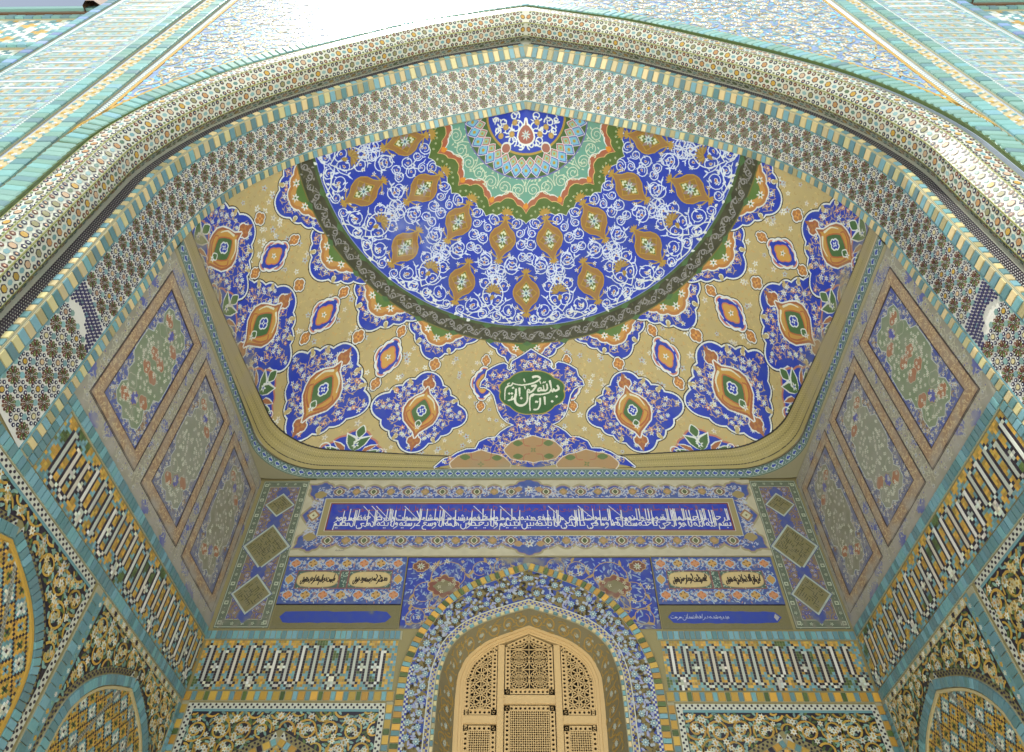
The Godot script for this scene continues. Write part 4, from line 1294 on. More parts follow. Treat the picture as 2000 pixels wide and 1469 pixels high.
func paint_bar(text: String) -> Image:
	var k := 400.0
	var cv := Cv.new(740, 150, Color(0.42, 0.40, 0.265))
	var m := Mp.new(Vector2.ZERO, k)
	for i in 600:
		var c := Vector2(rng.randf() * 1.85, rng.randf() * 0.37)
		cv.stroke(m.all(PackedVector2Array([c, c + Vector2.from_angle(rng.randf() * TAU) * 0.02])), 1.6, 1.0, [Color(0.48, 0.44, 0.29), Color(0.37, 0.36, 0.235)][i % 2])
	var q := PackedVector2Array([Vector2(0.10, 0.19), Vector2(0.17, 0.105)])
	for i in 13:
		q.append(Vector2(0.25 + i * 0.105, 0.1 + rng.randf_range(-0.008, 0.008)))
	q.append_array(PackedVector2Array([Vector2(1.66, 0.11), Vector2(1.74, 0.19), Vector2(1.66, 0.275)]))
	for i in 13:
		q.append(Vector2(1.51 - i * 0.105, 0.285 + rng.randf_range(-0.008, 0.008)))
	q.append(Vector2(0.17, 0.28))
	cv.poly(m.all(q), Color(0.17, 0.25, 0.58))
	if text != "":
		write(cv, m, text, Vector2(0.98, 0.205), 0.86, 0.08, 0.009, Color(0.66, 0.69, 0.74), 0.8, 0.2)
		layered(cv, m, PackedVector2Array([Vector2(1.66, 0.13), Vector2(1.71, 0.19), Vector2(1.66, 0.25), Vector2(1.63, 0.19)]), [[0.0, Color(0.6, 0.6, 0.6)]])
	veil(cv, Color(0.43, 0.42, 0.33), 0.02, func(x, y): return 0.06 + clampf((y - 0.75) * 1.4, 0.0, 0.4) + (clampf(0.4 - Vector2((x - 0.78) * 3.0, y - 0.25).length() * 2.0, 0.0, 0.3) if text == "" else 0.0))
	return cv.im


func paint_spandrel() -> Image:
	var k := 350.0
	var cv := Cv.new(1281, 410, Color(0.17, 0.235, 0.57))
	var m := Mp.new(Vector2.ZERO, k)
	var cx := 1.83
	for e in [-1.0, 1.0]:
		for i in 520:
			var c := Vector2(cx + e * rng.randf_range(0.0, 1.8), rng.randf_range(0.03, 1.16))
			leaf(cv, m, c, rng.randf() * TAU, 0.08, 0.016, [Color(0.46, 0.55, 0.68), Color(0.36, 0.44, 0.62), Color(0.58, 0.63, 0.68)][i % 3])
		for s in [[1.17, 0.34, 0.30, -1.0], [1.52, 0.62, 0.27, 1.0], [0.72, 0.22, 0.2, 1.0], [0.38, 0.16, 0.15, -1.0], [1.6, 1.0, 0.16, -1.0], [1.25, 0.8, 0.2, -1.0]]:
			var p := spiral(Vector2(cx + e * s[0], s[1]), s[2], 0.6 if e > 0 else PI - 0.6, 1.25, s[3] * e, 0.45)
			cv.stroke(m.all(p), 5.0, 3.4, Color(0.64, 0.53, 0.34))
			for i in range(3, p.size() - 2, 5):
				leaf(cv, m, p[i], (p[i + 1] - p[i]).angle() - s[3] * e * 0.8, 0.12, 0.03, Color(0.62, 0.52, 0.34))
		for i in 46:
			flower(cv, m, Vector2(cx + e * rng.randf_range(0.15, 1.78), rng.randf_range(0.05, 1.12)), rng.randf_range(0.035, 0.06), 6, [Color(0.70, 0.72, 0.66), Color(0.66, 0.62, 0.5)][i % 2], Color(0.6, 0.46, 0.28))
		layered(cv, m, moved(ogee(0.25, 0.19, 5, 0.18, 1.4, 60), Vector2(cx + e * 1.25, 0.5)), [[0.014, Color(0.64, 0.53, 0.34)], [0.0, Color(0.44, 0.27, 0.22)], [-0.06, Color(0.44, 0.42, 0.3)]])
		layered(cv, m, moved(ogee(0.13, 0.10, 4, 0.2, 1.4, 40), Vector2(cx + e * 1.62, 0.16)), [[0.014, Color(0.64, 0.53, 0.34)], [0.0, Color(0.42, 0.26, 0.21)]])
		flower(cv, m, Vector2(cx + e * 1.62, 0.16), 0.07, 8, Color(0.70, 0.74, 0.66), Color(0.5, 0.5, 0.3))
		for i in 8:
			flower(cv, m, Vector2(cx + e * (1.25 + rng.randf_range(-0.18, 0.18)), 0.5 + rng.randf_range(-0.13, 0.13)), 0.036, 5, Color(0.68, 0.68, 0.56), Color(0.5, 0.4, 0.25))
	cv.im.fill_rect(Rect2i(0, 0, 1281, 4), Color(0.08, 0.08, 0.14))
	cv.im.fill_rect(Rect2i(0, 0, 4, 410), Color(0.08, 0.08, 0.14))
	cv.im.fill_rect(Rect2i(1277, 0, 4, 410), Color(0.08, 0.08, 0.14))
	veil(cv, Color(0.50, 0.48, 0.40), 0.012, func(x, y): return 0.1 + clampf(0.75 - absf(x - 0.5) * 3.6 - y * 0.7, 0.0, 0.7) + clampf(0.34 - absf(absf(x - 0.5) - 0.3) * 2.2 - absf(y - 0.6) * 0.9, 0.0, 0.3) + clampf((y - 0.88) * 4.0, 0.0, 0.5))
	return cv.im


func paint_cornice() -> Image:                    # one repeat, 0.28 m long
	var cv := Cv.new(256, 160, Color(0.33, 0.40, 0.33))
	cv.im.fill_rect(Rect2i(0, 0, 256, 22), Color(0.66, 0.62, 0.50))
	cv.im.fill_rect(Rect2i(0, 22, 256, 5), Color(0.12, 0.11, 0.09))
	cv.im.fill_rect(Rect2i(0, 30, 256, 4), Color(0.66, 0.69, 0.62))
	cv.im.fill_rect(Rect2i(0, 140, 256, 4), Color(0.66, 0.69, 0.62))
	cv.im.fill_rect(Rect2i(0, 34, 256, 106), Color(0.35, 0.45, 0.42))
	for i in 2:
		var c := Vector2(64 + i * 128, 87)
		cv.poly(PackedVector2Array([c + Vector2(-50, 0), c + Vector2(0, -44), c + Vector2(50, 0), c + Vector2(0, 44)]), Color(0.70, 0.74, 0.72))
		cv.poly(PackedVector2Array([c + Vector2(-38, 0), c + Vector2(0, -32), c + Vector2(38, 0), c + Vector2(0, 32)]), Color(0.52, 0.62, 0.64))
		cv.poly(PackedVector2Array([c + Vector2(-36, 0), c + Vector2(-4, -26), c + Vector2(-4, -10), c + Vector2(34, -12), c + Vector2(34, 12), c + Vector2(-4, 10), c + Vector2(-4, 26)]), Color(0.14, 0.22, 0.58))
		for e in [-1, 1]:
			cv.disc(c + Vector2(64, e * 34), 11, Color(0.66, 0.70, 0.66))
			cv.disc(c + Vector2(64, e * 34), 5, Color(0.28, 0.36, 0.5))
	return cv.im


# ------------------------------------------------------------------ tile work
# a row of glazed bricks along u at v, one part with every brick a piece of its own; set along a straight run
func brick_run(parent: Node3D, called: String, s: Callable, horizontal: bool, from: float, to: float, at: float, across: float, pitch: float, colours: Array, high := 0.022, share := [1.0]) -> Node3D:
	var mb := MB.new()
	var a := minf(from, to)
	var b := maxf(from, to)
	var q := PackedVector2Array([Vector2(a, at - across / 2), Vector2(b, at - across / 2), Vector2(b, at + across / 2), Vector2(a, at + across / 2)]) if horizontal else PackedVector2Array([Vector2(at - across / 2, a), Vector2(at + across / 2, a), Vector2(at + across / 2, b), Vector2(at - across / 2, b)])
	mb.prism(s, q, 0.0, high * 0.55, lin("mortar"))
	var row := part(parent, called, mb.mesh(), mats.fired)
	var x := a
	var i := 0
	while true:
		var l: float = pitch * share[i % share.size()]
		if x + l > b + 0.001:
			break
		var c := x + l / 2
		var t := frame(s, c, at, high * 0.5, rng.randf_range(-0.012, 0.012)) if horizontal else frame(s, at, c, high * 0.5, rng.randf_range(-0.012, 0.012))
		var lw := l - 0.012
		var ac := across - 0.014
		piece(row, "glazed_brick", meshes.brick, sized(t, lw if horizontal else ac, ac if horizontal else lw, high * rng.randf_range(0.75, 1.0)), glaze(colours[i % colours.size()]))
		x += l
		i += 1
	return row


# bricks set round an arch; the surface is s(side, along, e, h)
func brick_arc(parent: Node3D, called: String, s: Callable, arch: Arch, e0: float, e1: float, low: float, pitch: float, colours: Array, high := 0.022, share := [1.0], tall := 0.0) -> void:
	var mb := MB.new()
	var row := part(parent, called, null, mats.fired)
	var end := arch.s_at_y(low)
	var em := (e0 + e1) * 0.5
	for side in [-1, 1]:
		var f := func(u, v, h): return s.call(side, u, v, h)
		var x := arch.first(em) + 0.001
		while x < end:
			var nx := minf(x + 0.12, end)
			mb.prism(f, PackedVector2Array([Vector2(maxf(x, arch.first(e0)), e0), Vector2(nx, e0), Vector2(nx, e1), Vector2(maxf(x, arch.first(e1)) if x > arch.first(em) + 0.01 else arch.first(e1), e1)]), 0.0, high * 0.55, lin("mortar"))
			x = nx
		x = arch.first(em) + 0.012
		var i := 0 if side > 0 else 1
		while true:
			var l: float = pitch * share[i % share.size()]
			if x + l > end:
				break
			var t := frame(f, x + l / 2, em, high * 0.5 - tall, rng.randf_range(-0.012, 0.012))
			piece(row, "glazed_brick", meshes.brick, sized(t, l - 0.012, (e1 - e0) - 0.012, high * rng.randf_range(0.8, 1.0) + tall), glaze(colours[i % colours.size()]))
			x += l
			i += 1
	row.mesh = mb.mesh()


# small dark hexagons on a pale strip
func checker_run(sw: Swarm, mb: MB, s: Callable, horizontal: bool, from: float, to: float, at: float, across: float, dark := "navy", pale := "cream") -> void:
	var a := minf(from, to)
	var b := maxf(from, to)
	var q := PackedVector2Array([Vector2(a, at - across / 2), Vector2(b, at - across / 2), Vector2(b, at + across / 2), Vector2(a, at + across / 2)]) if horizontal else PackedVector2Array([Vector2(at - across / 2, a), Vector2(at + across / 2, a), Vector2(at + across / 2, b), Vector2(at - across / 2, b)])
	mb.prism(s, q, 0.0, 0.008, lin(pale))
	var st := across * 0.5
	var n := int((b - a) / st)
	for i in n:
		var x := a + (i + 0.5) * (b - a) / n
		var y := at + across * (0.22 if i % 2 else -0.22)
		sw.add(sized(frame(s, x if horizontal else y, y if horizontal else x, 0.006), across * 0.23, across * 0.23, 0.006), lin(dark, 0.2))


# a band of square-kufic lettering: white stems edged in dark tiles over a stepped amber and turquoise weave
# x0..x1 along u, y0 the foot along v; stems lists one letter per stem
func kufic_band(parent: Node3D, called: String, s: Callable, x0: float, x1: float, y0: float, y1: float, spec: String, flip := false) -> void:
	var rows := 19
	var c := (y1 - y0) / rows
	var cols := int(round((x1 - x0) / c))
	var cx := (x1 - x0) / cols
	var mb := MB.new()
	mb.prism(s, PackedVector2Array([Vector2(x0, y0), Vector2(x1, y0), Vector2(x1, y1), Vector2(x0, y1)]), 0.0, 0.008, lin("mortar"))
	var band := part(parent, called, mb.mesh(), mats.fired)
	var g := {}
	var stems := []
	var put := func(i: int, j: int, col: String) -> void:
		if i >= 0 and i < cols and j >= 0 and j < rows:
			g[Vector2i(i, j)] = col
	var ring := func(i: int, j: int) -> void:
		for e in [Vector2i(1, 0), Vector2i(-1, 0), Vector2i(0, 1), Vector2i(0, -1)]:
			var k: Vector2i = Vector2i(i, j) + e
			if k.x >= 0 and k.x < cols and k.y >= 0 and k.y < rows and not g.has(k):
				g[k] = "navy"
	var white := []
	var n := int((cols - 2) / 5)
	for k in n:
		var i := 2 + k * 5 + int((cols - 2 - n * 5) / 2)
		var ch := spec[k % spec.length()]
		var lo := 3
		var hi := 16
		match ch:
			"a": lo = 3
			"b": lo = 6
			"c": hi = 14
			"d": lo = 2
		stems.append([i, lo, hi])
		for j in range(lo, hi + 1):
			g[Vector2i(i, j)] = "stem"
		for j in range(lo, hi + 1):
			put.call(i - 1, j, "navy")
			put.call(i + 1, j, "navy")
		white.append(Vector2i(i + (1 if k % 2 else -1), hi))
		if ch == "d":
			white.append_array([Vector2i(i + 1, lo), Vector2i(i - 1, lo + 1)])
		var nx := spec[(k + 1) % spec.length()]
		if k < n - 1 and ch == "b" and nx == "b" and k % 2 == 0 or ch == "b" and nx == "b" and spec[(k + n * 0 - 1 + spec.length()) % spec.length()] != "b":
			white.append_array([Vector2i(i + 1, 5), Vector2i(i + 2, 4), Vector2i(i + 3, 4), Vector2i(i + 4, 5), Vector2i(i + 2, 2), Vector2i(i + 1, 2), Vector2i(i + 3, 2), Vector2i(i + 4, 2), Vector2i(i + 2, 1), Vector2i(i + 3, 1), Vector2i(i + 2, 3), Vector2i(i + 3, 3), Vector2i(i + 2, 0)])
		elif k < n - 1 and (ch == "c" or ch == "a") and (nx == "a" or nx == "c"):
			white.append_array([Vector2i(i + 1, 2), Vector2i(i + 2, 1), Vector2i(i + 3, 1), Vector2i(i + 4, 2)])
		if ch == "c":
			white.append_array([Vector2i(i - 2, 8), Vector2i(i - 2, 9), Vector2i(i - 2, 7), Vector2i(i - 3, 8), Vector2i(i - 1, 8)])
	for w in white:
		put.call(w.x, w.y, "cream")
	for w in white:
		ring.call(w.x, w.y)
	var sw := Swarm.new()
	for i in cols:
		for j in rows:
			var k := Vector2i(i, j)
			var col: String = g.get(k, "")
			if col == "stem":
				continue
			if col == "":
				var a := posmod(i + j, 10)
				var b := posmod(i - j, 10)
				col = "amber" if (a < 5) != (b < 5) else "turq"
				if (a == 2 or a == 7) and (b == 2 or b == 7):
					col = "turq" if col == "amber" else "amber"
				if a in [0, 5] and b in [1, 2, 3]:
					col = "turq"
				if col == "amber" and posmod(i / 7 + j / 5, 9) == 0:
					col = "mgreen"
			var ii := cols - 1 - i if flip else i
			var t := frame(s, x0 + (ii + 0.5) * cx, y0 + (j + 0.5) * c, 0.006)
			sw.add(sized(t, cx * 0.665, c * 0.665, 0.006 if col != "cream" else 0.009), lin(col, 0.16))
	swarm(band, "mosaic_tile", meshes.square, sw, mats.tiles)
	for e in stems:
		var ii: int = cols - 1 - e[0] if flip else e[0]
		var t := frame(s, x0 + (ii + 0.5) * cx, y0 + (e[1] + e[2] + 1) * 0.5 * c, 0.006)
		piece(band, "letter_stem", meshes.brick, sized(t, cx * 0.98, (e[2] - e[1] + 1) * c, 0.013), glaze("cream"))


# cut-tile flower work: scrolls, leaves and flowers set into a coloured ground
func flower_panel(parent: Node3D, called: String, s: Callable, region: PackedVector2Array, holes: Array, r: float, ground: String, stem: String, leafs: Array, petals: Array, size: float, stemw: float) -> Node3D:
	var lo := region[0]
	var hi := region[0]
	for q in region:
		lo = lo.min(q)
		hi = hi.max(q)
	var inside := func(p: Vector2) -> bool:
		if not Geometry2D.is_point_in_polygon(p, region):
			return false
		for h in holes:
			if Geometry2D.is_point_in_polygon(p, h):
				return false
		return true
	var shapes := [region]
	for h in holes:
		var nxt := []
		for q in shapes:
			for e in Geometry2D.clip_polygons(q, h):
				if not Geometry2D.is_polygon_clockwise(e):
					nxt.append(e)
		shapes = nxt
	var mb := MB.new()
	for q in shapes:
		mb.prism(s, q, 0.0, 0.006, lin(ground), false)
	var base := part(parent, called, mb.mesh(), mats.glazed)
	var rib := MB.new()
	var fl := Swarm.new()
	var eyes := Swarm.new()
	var lf := Swarm.new()
	var row := 0
	var y := lo.y + r * 0.6
	while y < hi.y + r:
		var x := lo.x + (r * 0.9 if row % 2 else r * 0.1)
		var col := 0
		while x < hi.x + r:
			var c := Vector2(x, y) + Vector2(rng.randf_range(-0.12, 0.12), rng.randf_range(-0.12, 0.12)) * r
			var hand := 1.0 if (row + col) % 2 else -1.0
			var q := spiral(c, r * 0.98, rng.randf_range(-0.6, 0.6) + (PI if row % 2 else 0.0), 1.5, hand, 0.28)
			var w := PackedFloat32Array()
			for i in q.size():
				w.append(stemw * (1.0 + 0.7 * absf(sin(i * 0.55))))
			rib.ribbon(s, q, w, 0.0, 0.011, lin(stem, 0.1), inside)
			for i in range(0, q.size() - 1, 2):
				var d := (q[i] - c).normalized()
				for e in ([-1, 1] if i % 4 == 0 else [1]):
					var pos: Vector2 = q[i] + d * e * size * 1.05
					if inside.call(pos):
						lf.add(sized(frame(s, pos.x, pos.y, 0.007, rng.randf() * TAU), size * 0.85, size * 0.36, 0.004), lin(leafs[rng.randi() % leafs.size()], 0.15))
			for i in range(2, q.size(), 3):
				var pos := q[i] + (q[i] - c).normalized() * size * (0.95 if i % 2 else -0.95)
				if inside.call(pos) and inside.call(pos + Vector2(size, 0)) and inside.call(pos - Vector2(size, 0)) and inside.call(pos + Vector2(0, size)) and inside.call(pos - Vector2(0, size)):
					var z := size * rng.randf_range(0.8, 1.15)
					fl.add(sized(frame(s, pos.x, pos.y, 0.008, rng.randf() * TAU), z, z, 0.008), lin(petals[rng.randi() % petals.size()], 0.1))
					eyes.add(sized(frame(s, pos.x, pos.y, 0.012), z * 0.3, z * 0.3, 0.007), lin("amber", 0.2))
			x += r * 1.85
			col += 1
		y += r * 1.62
		row += 1
	part(base, "scroll_tile", rib.mesh(), mats.glazed, true)
	swarm(base, "leaf_tile", meshes.hex, lf, mats.tiles)
	swarm(base, "flower_tile", meshes.star, fl, mats.tiles)
	swarm(base, "flower_centre", meshes.hex, eyes, mats.tiles)
	return base


# lozenges of stepped tiles filling a blind arch
func lozenge_field(parent: Node3D, called: String, s: Callable, region: PackedVector2Array, c: float) -> void:
	var mb := MB.new()
	mb.prism(s, region, 0.0, 0.004, lin("mortar"), false)
	var base := part(parent, called, mb.mesh(), mats.fired)
	var lo := region[0]
	var hi := region[0]
	for q in region:
		lo = lo.min(q)
		hi = hi.max(q)
	var sw := Swarm.new()
	var mid := (lo.x + hi.x) * 0.5
	for i in range(int((lo.x - mid) / c) - 1, int((hi.x - mid) / c) + 2):
		for j in int((hi.y - lo.y) / c) + 1:
			var p := Vector2(mid + i * c, lo.y + (j + 0.5) * c)
			if not Geometry2D.is_point_in_polygon(p, region):
				continue
			var a := posmod(i + j, 8)
			var b := posmod(i - j + 400, 8)
			var m := maxi(absi(a - 4), absi(b - 4))
			var kind := posmod(floori((i + j) / 8.0) + floori((i - j + 400) / 8.0) * 2, 3)
			var col := "navy" if m <= 0 else ("cream" if m <= 2 else "turq")
			if kind != 0:
				col = "navy" if m == 0 else ("mgreen" if m == 1 and kind == 1 else ("turq" if m <= 1 else "amber"))
			if a == 0 or (a == 1 and b % 2 == 0):
				col = "navy"
			elif b == 0:
				col = "turq" if kind == 0 else "navy"
			sw.add(sized(frame(s, p.x, p.y, 0.002), c * 0.67, c * 0.67, 0.006), lin(col, 0.16))
	swarm(base, "mosaic_tile", meshes.square, sw, mats.tiles)


func rect_poly(x0: float, x1: float, y0: float, y1: float) -> PackedVector2Array:
	return PackedVector2Array([Vector2(x0, y0), Vector2(x1, y0), Vector2(x1, y1), Vector2(x0, y1)])


# closed outline of an arch opening standing on y = low, centred on cx, e metres outside the curve
func arch_poly(a: Arch, cx: float, low: float, e: float) -> PackedVector2Array:
	var half := []
	var s := a.first(e)
	var end := a.s_at_y(low)
	half.append(Vector2(0, a.off(s, e).y))
	s += 0.06
	while s < end:
		half.append(a.off(s, e))
		s += 0.06
	half.append(Vector2(a.at(end).x + e, low))
	var r := PackedVector2Array()
	for q in half:
		r.append(Vector2(cx + q.x, q.y))
	for i in range(half.size() - 1, 0, -1):
		r.append(Vector2(cx - half[i].x, half[i].y))
	return r


# ------------------------------------------------------------------ the parts of the building
func s_back(u: float, v: float, h: float) -> Vector3:
	return Vector3(u, v + H, -D + h)


func s_face(u: float, v: float, h: float) -> Vector3:
	return Vector3(u, v + H, -ZF + h)


func picture(parent: Node3D, called: String, s: Callable, u0: float, u1: float, v0: float, v1: float, h: float, mat: Material, mirror := false, uv := Rect2(0, 0, 1, 1)) -> MeshInstance3D:
	var mb := MB.new()
	var q := [s.call(u0, v1, h), s.call(u1, v1, h), s.call(u1, v0, h), s.call(u0, v0, h)]
	var o: Vector3 = s.call((u0 + u1) / 2, (v0 + v1) / 2, h)
	var nn: Vector3 = (s.call((u0 + u1) / 2, (v0 + v1) / 2, h + 0.02) - o).normalized()
	var a := uv.position
	var b := uv.end
	mb.quad_uv(q, [Vector2(b.x if mirror else a.x, a.y), Vector2(a.x if mirror else b.x, a.y), Vector2(a.x if mirror else b.x, b.y), Vector2(b.x if mirror else a.x, b.y)], nn)
	# the board's own edge
	var c := Color(0.30, 0.28, 0.22)
	var p := [s.call(u0, v1, 0.0), s.call(u1, v1, 0.0), s.call(u1, v0, 0.0), s.call(u0, v0, 0.0)]
	for i in 4:
		var j := (i + 1) % 4
		var out: Vector3 = (((q[i] + q[j]) / 2) - o).normalized()
		mb.quad_uv([p[i], p[j], q[j], q[i]], [Vector2(0.002, 0.002), Vector2(0.004, 0.002), Vector2(0.004, 0.004), Vector2(0.002, 0.004)], out)
	return part(parent, called, mb.mesh(), mat)


func build_ground() -> void:
	var pm := PlaneMesh.new()
	pm.size = Vector2(500, 500)
	var o := MeshInstance3D.new()
	o.name = "courtyard_paving"
	o.mesh = pm
	var m := StandardMaterial3D.new()
	m.albedo_color = Color(0.96, 0.955, 0.935)
	m.albedo_texture = mats.mottle
	m.uv1_triplanar = true
	m.uv1_world_triplanar = true
	m.uv1_scale = Vector3.ONE * 0.35
	m.roughness = 0.7
	o.material_override = m
	o.set_meta("kind", "structure")
	o.set_meta("label", "pale stone paving of the courtyard below the portal")
	add_child(o)


func door_curves() -> Array:
	var outer := Arch.new([Vector2(1.74, 3.0), Vector2(1.735, 4.25), Vector2(1.66, 4.68), Vector2(1.5, 5.08), Vector2(1.22, 5.47), Vector2(0.85, 5.76), Vector2(0.42, 5.95), Vector2(0, 6.10)], -H)
	var inner := Arch.new([Vector2(1.335, 3.0), Vector2(1.33, 4.2), Vector2(1.285, 4.55), Vector2(1.17, 4.86), Vector2(0.91, 5.13), Vector2(0.5, 5.33), Vector2(0, 5.49)], -H)
	var wood := Arch.new([Vector2(0.965, 3.0), Vector2(0.985, 4.4), Vector2(0.95, 4.62), Vector2(0.86, 4.83), Vector2(0.6, 5.06), Vector2(0.3, 5.19), Vector2(0, 5.31)], -H)
	return [outer, inner, wood]


func build_back_wall(dc: Array) -> void:
	var t := thing("back_wall", "rear wall of the portal hall with kufic tile bands either side of the lattice window", "wall", Vector3(0, 0, -D))
	var door := arch_poly(dc[1], 0.0, -H, -0.13)
	var outline := PackedVector2Array()
	outline.append_array(PackedVector2Array([Vector2(-5.3, -H), Vector2(-5.3, 8.3), Vector2(5.3, 8.3), Vector2(5.3, -H)]))
	var nh := (door.size() + 1) / 2
	for i in range(nh - 1, -1, -1):
		outline.append(door[i])
	for i in range(door.size() - 1, nh - 1, -1):
		outline.append(door[i])
	var mb := MB.new()
	mb.prism(s_back, outline, -0.7, 0.0, lin("olive"))
	part(t, "masonry", mb.mesh(), mats.fired)
	for sg in [-1, 1]:
		var x0: float = -4.5 if sg < 0 else 1.76
		var x1: float = -1.76 if sg < 0 else 4.5
		brick_run(t, "turquoise_brick_band", s_back, true, x0, x1, 4.935, 0.13, 0.0755, ["turq"])
		kufic_band(t, "kufic_band", s_back, x0 + 0.04, x1 - 0.04, 4.175, 4.855, "acdbbccadbbdcca" if sg < 0 else "bbcacadbbdcaabb")
		brick_run(t, "amber_brick_band", s_back, true, x0, x1, 4.09, 0.125, 0.0825, ["amber", "turq", "amber", "mgreen", "amber", "turq"], 0.022, [1.2, 0.8])
		for xe in ([x0 + 0.05, x1 - 0.04] if sg < 0 else [x0 + 0.04, x1 - 0.05]):
			brick_run(t, "amber_brick_border", s_back, false, 1.4, 4.02, xe, 0.09, 0.095, ["amber", "turq", "amber", "mgreen"], 0.022, [1.2, 0.8])
		var sw := Swarm.new()
		var cm := MB.new()
		checker_run(sw, cm, s_back, true, x0 + 0.1, x1 - 0.1, 3.965, 0.075)
		checker_run(sw, cm, s_back, false, 1.4, 3.925, x0 + 0.14, 0.075)
		checker_run(sw, cm, s_back, false, 1.4, 3.925, x1 - 0.13, 0.075)
		cm.prism(s_back, rect_poly(x0 + 0.18, x1 - 0.17, 3.895, 3.925), 0.0, 0.012, lin("turq"))
		var small := Arch.new([Vector2(1.06, 1.6), Vector2(1.05, 2.6), Vector2(0.98, 3.02), Vector2(0.66, 3.33), Vector2(0, 3.68)], -H)
		var cx := (x0 + x1) * 0.5
		var ring := MB.new()
		for side in [-1, 1]:
			var fs := func(u, v, h): return s_back(cx + side * small.off(u, v).x, small.off(u, v).y, h)
			checker_run(sw, ring, fs, true, small.first(-0.04) + 0.04, 2.6, -0.04, 0.07)
		var chk := part(t, "checker_border", cm.mesh(), mats.fired)
		part(chk, "arch_checker_ground", ring.mesh(), mats.fired)
		swarm(chk, "checker_tile", meshes.hex, sw, mats.tiles)
		brick_arc(t, "blind_arch_bricks", func(side, u, v, h): return s_back(cx + side * small.off(u, v).x, small.off(u, v).y, h), small, -0.175, -0.085, 1.5, 0.085, ["amber", "turq", "amber", "navy"], 0.024, [1.15, 0.85])
		lozenge_field(t, "blind_arch_lozenges", s_back, arch_poly(small, cx, 1.4, -0.18), 0.026)
		flower_panel(t, "flower_tile_panel", s_back, rect_poly(x0 + 0.18, x1 - 0.17, 1.4, 3.895), [arch_poly(small, cx, 1.3, 0.0)], 0.15, "navy", "amber", ["leafteal", "leafteal", "mgreen"], ["cream"], 0.044, 0.017)


func build_panels(dc: Array) -> void:
	# paintings and inscription boards on the upper part of the rear wall
	var a := thing("inscription_panel", "long cream panel with white thuluth lettering on a cobalt strip above the window", "calligraphy panel", Vector3(0, 7.83, -D))
	picture(a, "painted_board", s_back, -3.66, 3.70, 6.225, 7.715, 0.022, painted(paint_inscription()))
	var v := ["صد شكر كه خجسته بود خوش", "با همت دو قلم شد از نو منقوش", "اين طاق فلك كه وا كمن شد نقوش", "كاندر شگفت گردد از حسن نقوش"]
	for i in 2:
		var x0: float = -3.64 if i == 0 else 1.86
		var side: String = ["left", "right"][i]
		a = thing("verse_panel", "blue painted panel of two gold cartouches with black verse, %s of the window arch" % side, "calligraphy panel", Vector3(x0 + 0.9, 7.0, -D), "verse panels beside the window arch")
		picture(a, "painted_board", s_back, x0, x0 + 1.80, 5.40, 6.205, 0.014, painted(paint_verse(v[i * 2], v[i * 2 + 1])))
		a = thing("date_strip", "olive strip with a bare blue bar under the left verse panel" if i == 0 else "olive strip with small white script on its blue bar, right side", "painted strip", Vector3(x0 + 0.9, 6.64, -D), "olive strips with a blue bar")
		picture(a, "painted_board", s_back, x0, x0 + 1.80, 5.035, 5.395, 0.01, painted(paint_bar("" if i == 0 else "هديه شده در افغانستان مرمت")))
		a = thing("diamond_panel", "tall narrow green panel with three kufic diamonds at the %s end of the rear wall" % side, "painted panel", Vector3(-4.05 if i == 0 else 4.08, 6.64, -D), "tall panels with kufic diamonds")
		picture(a, "painted_board", s_back, -4.43 if i == 0 else 3.705, -3.66 if i == 0 else 4.46, 5.04, 7.70, 0.016, painted(paint_corner()), i == 1)
	a = thing("arch_spandrel_painting", "blue floral painting filling the corners over the window arch", "painted panel", Vector3(0, 7.7, -D))
	var mb := MB.new()
	mb.has_uv = true
	for q in Geometry2D.clip_polygons(rect_poly(-1.825, 1.845, 5.035, 6.205), arch_poly(dc[0], 0.0, 4.0, -0.05)):
		var tri := Geometry2D.triangulate_polygon(q)
		for i in range(0, tri.size(), 3):
			var p := [q[tri[i]], q[tri[i + 1]], q[tri[i + 2]]]
			mb.tri(s_back(p[0].x, p[0].y, 0.008), s_back(p[1].x, p[1].y, 0.008), s_back(p[2].x, p[2].y, 0.008), Vector3(0, 0, 1), Color.WHITE)
	for w in mb.v:
		mb.uv.append(Vector2((w.x + 1.825) / 3.67, (6.205 + H - w.y) / 1.17))
	part(a, "painted_board", mb.mesh(), painted(paint_spandrel()))


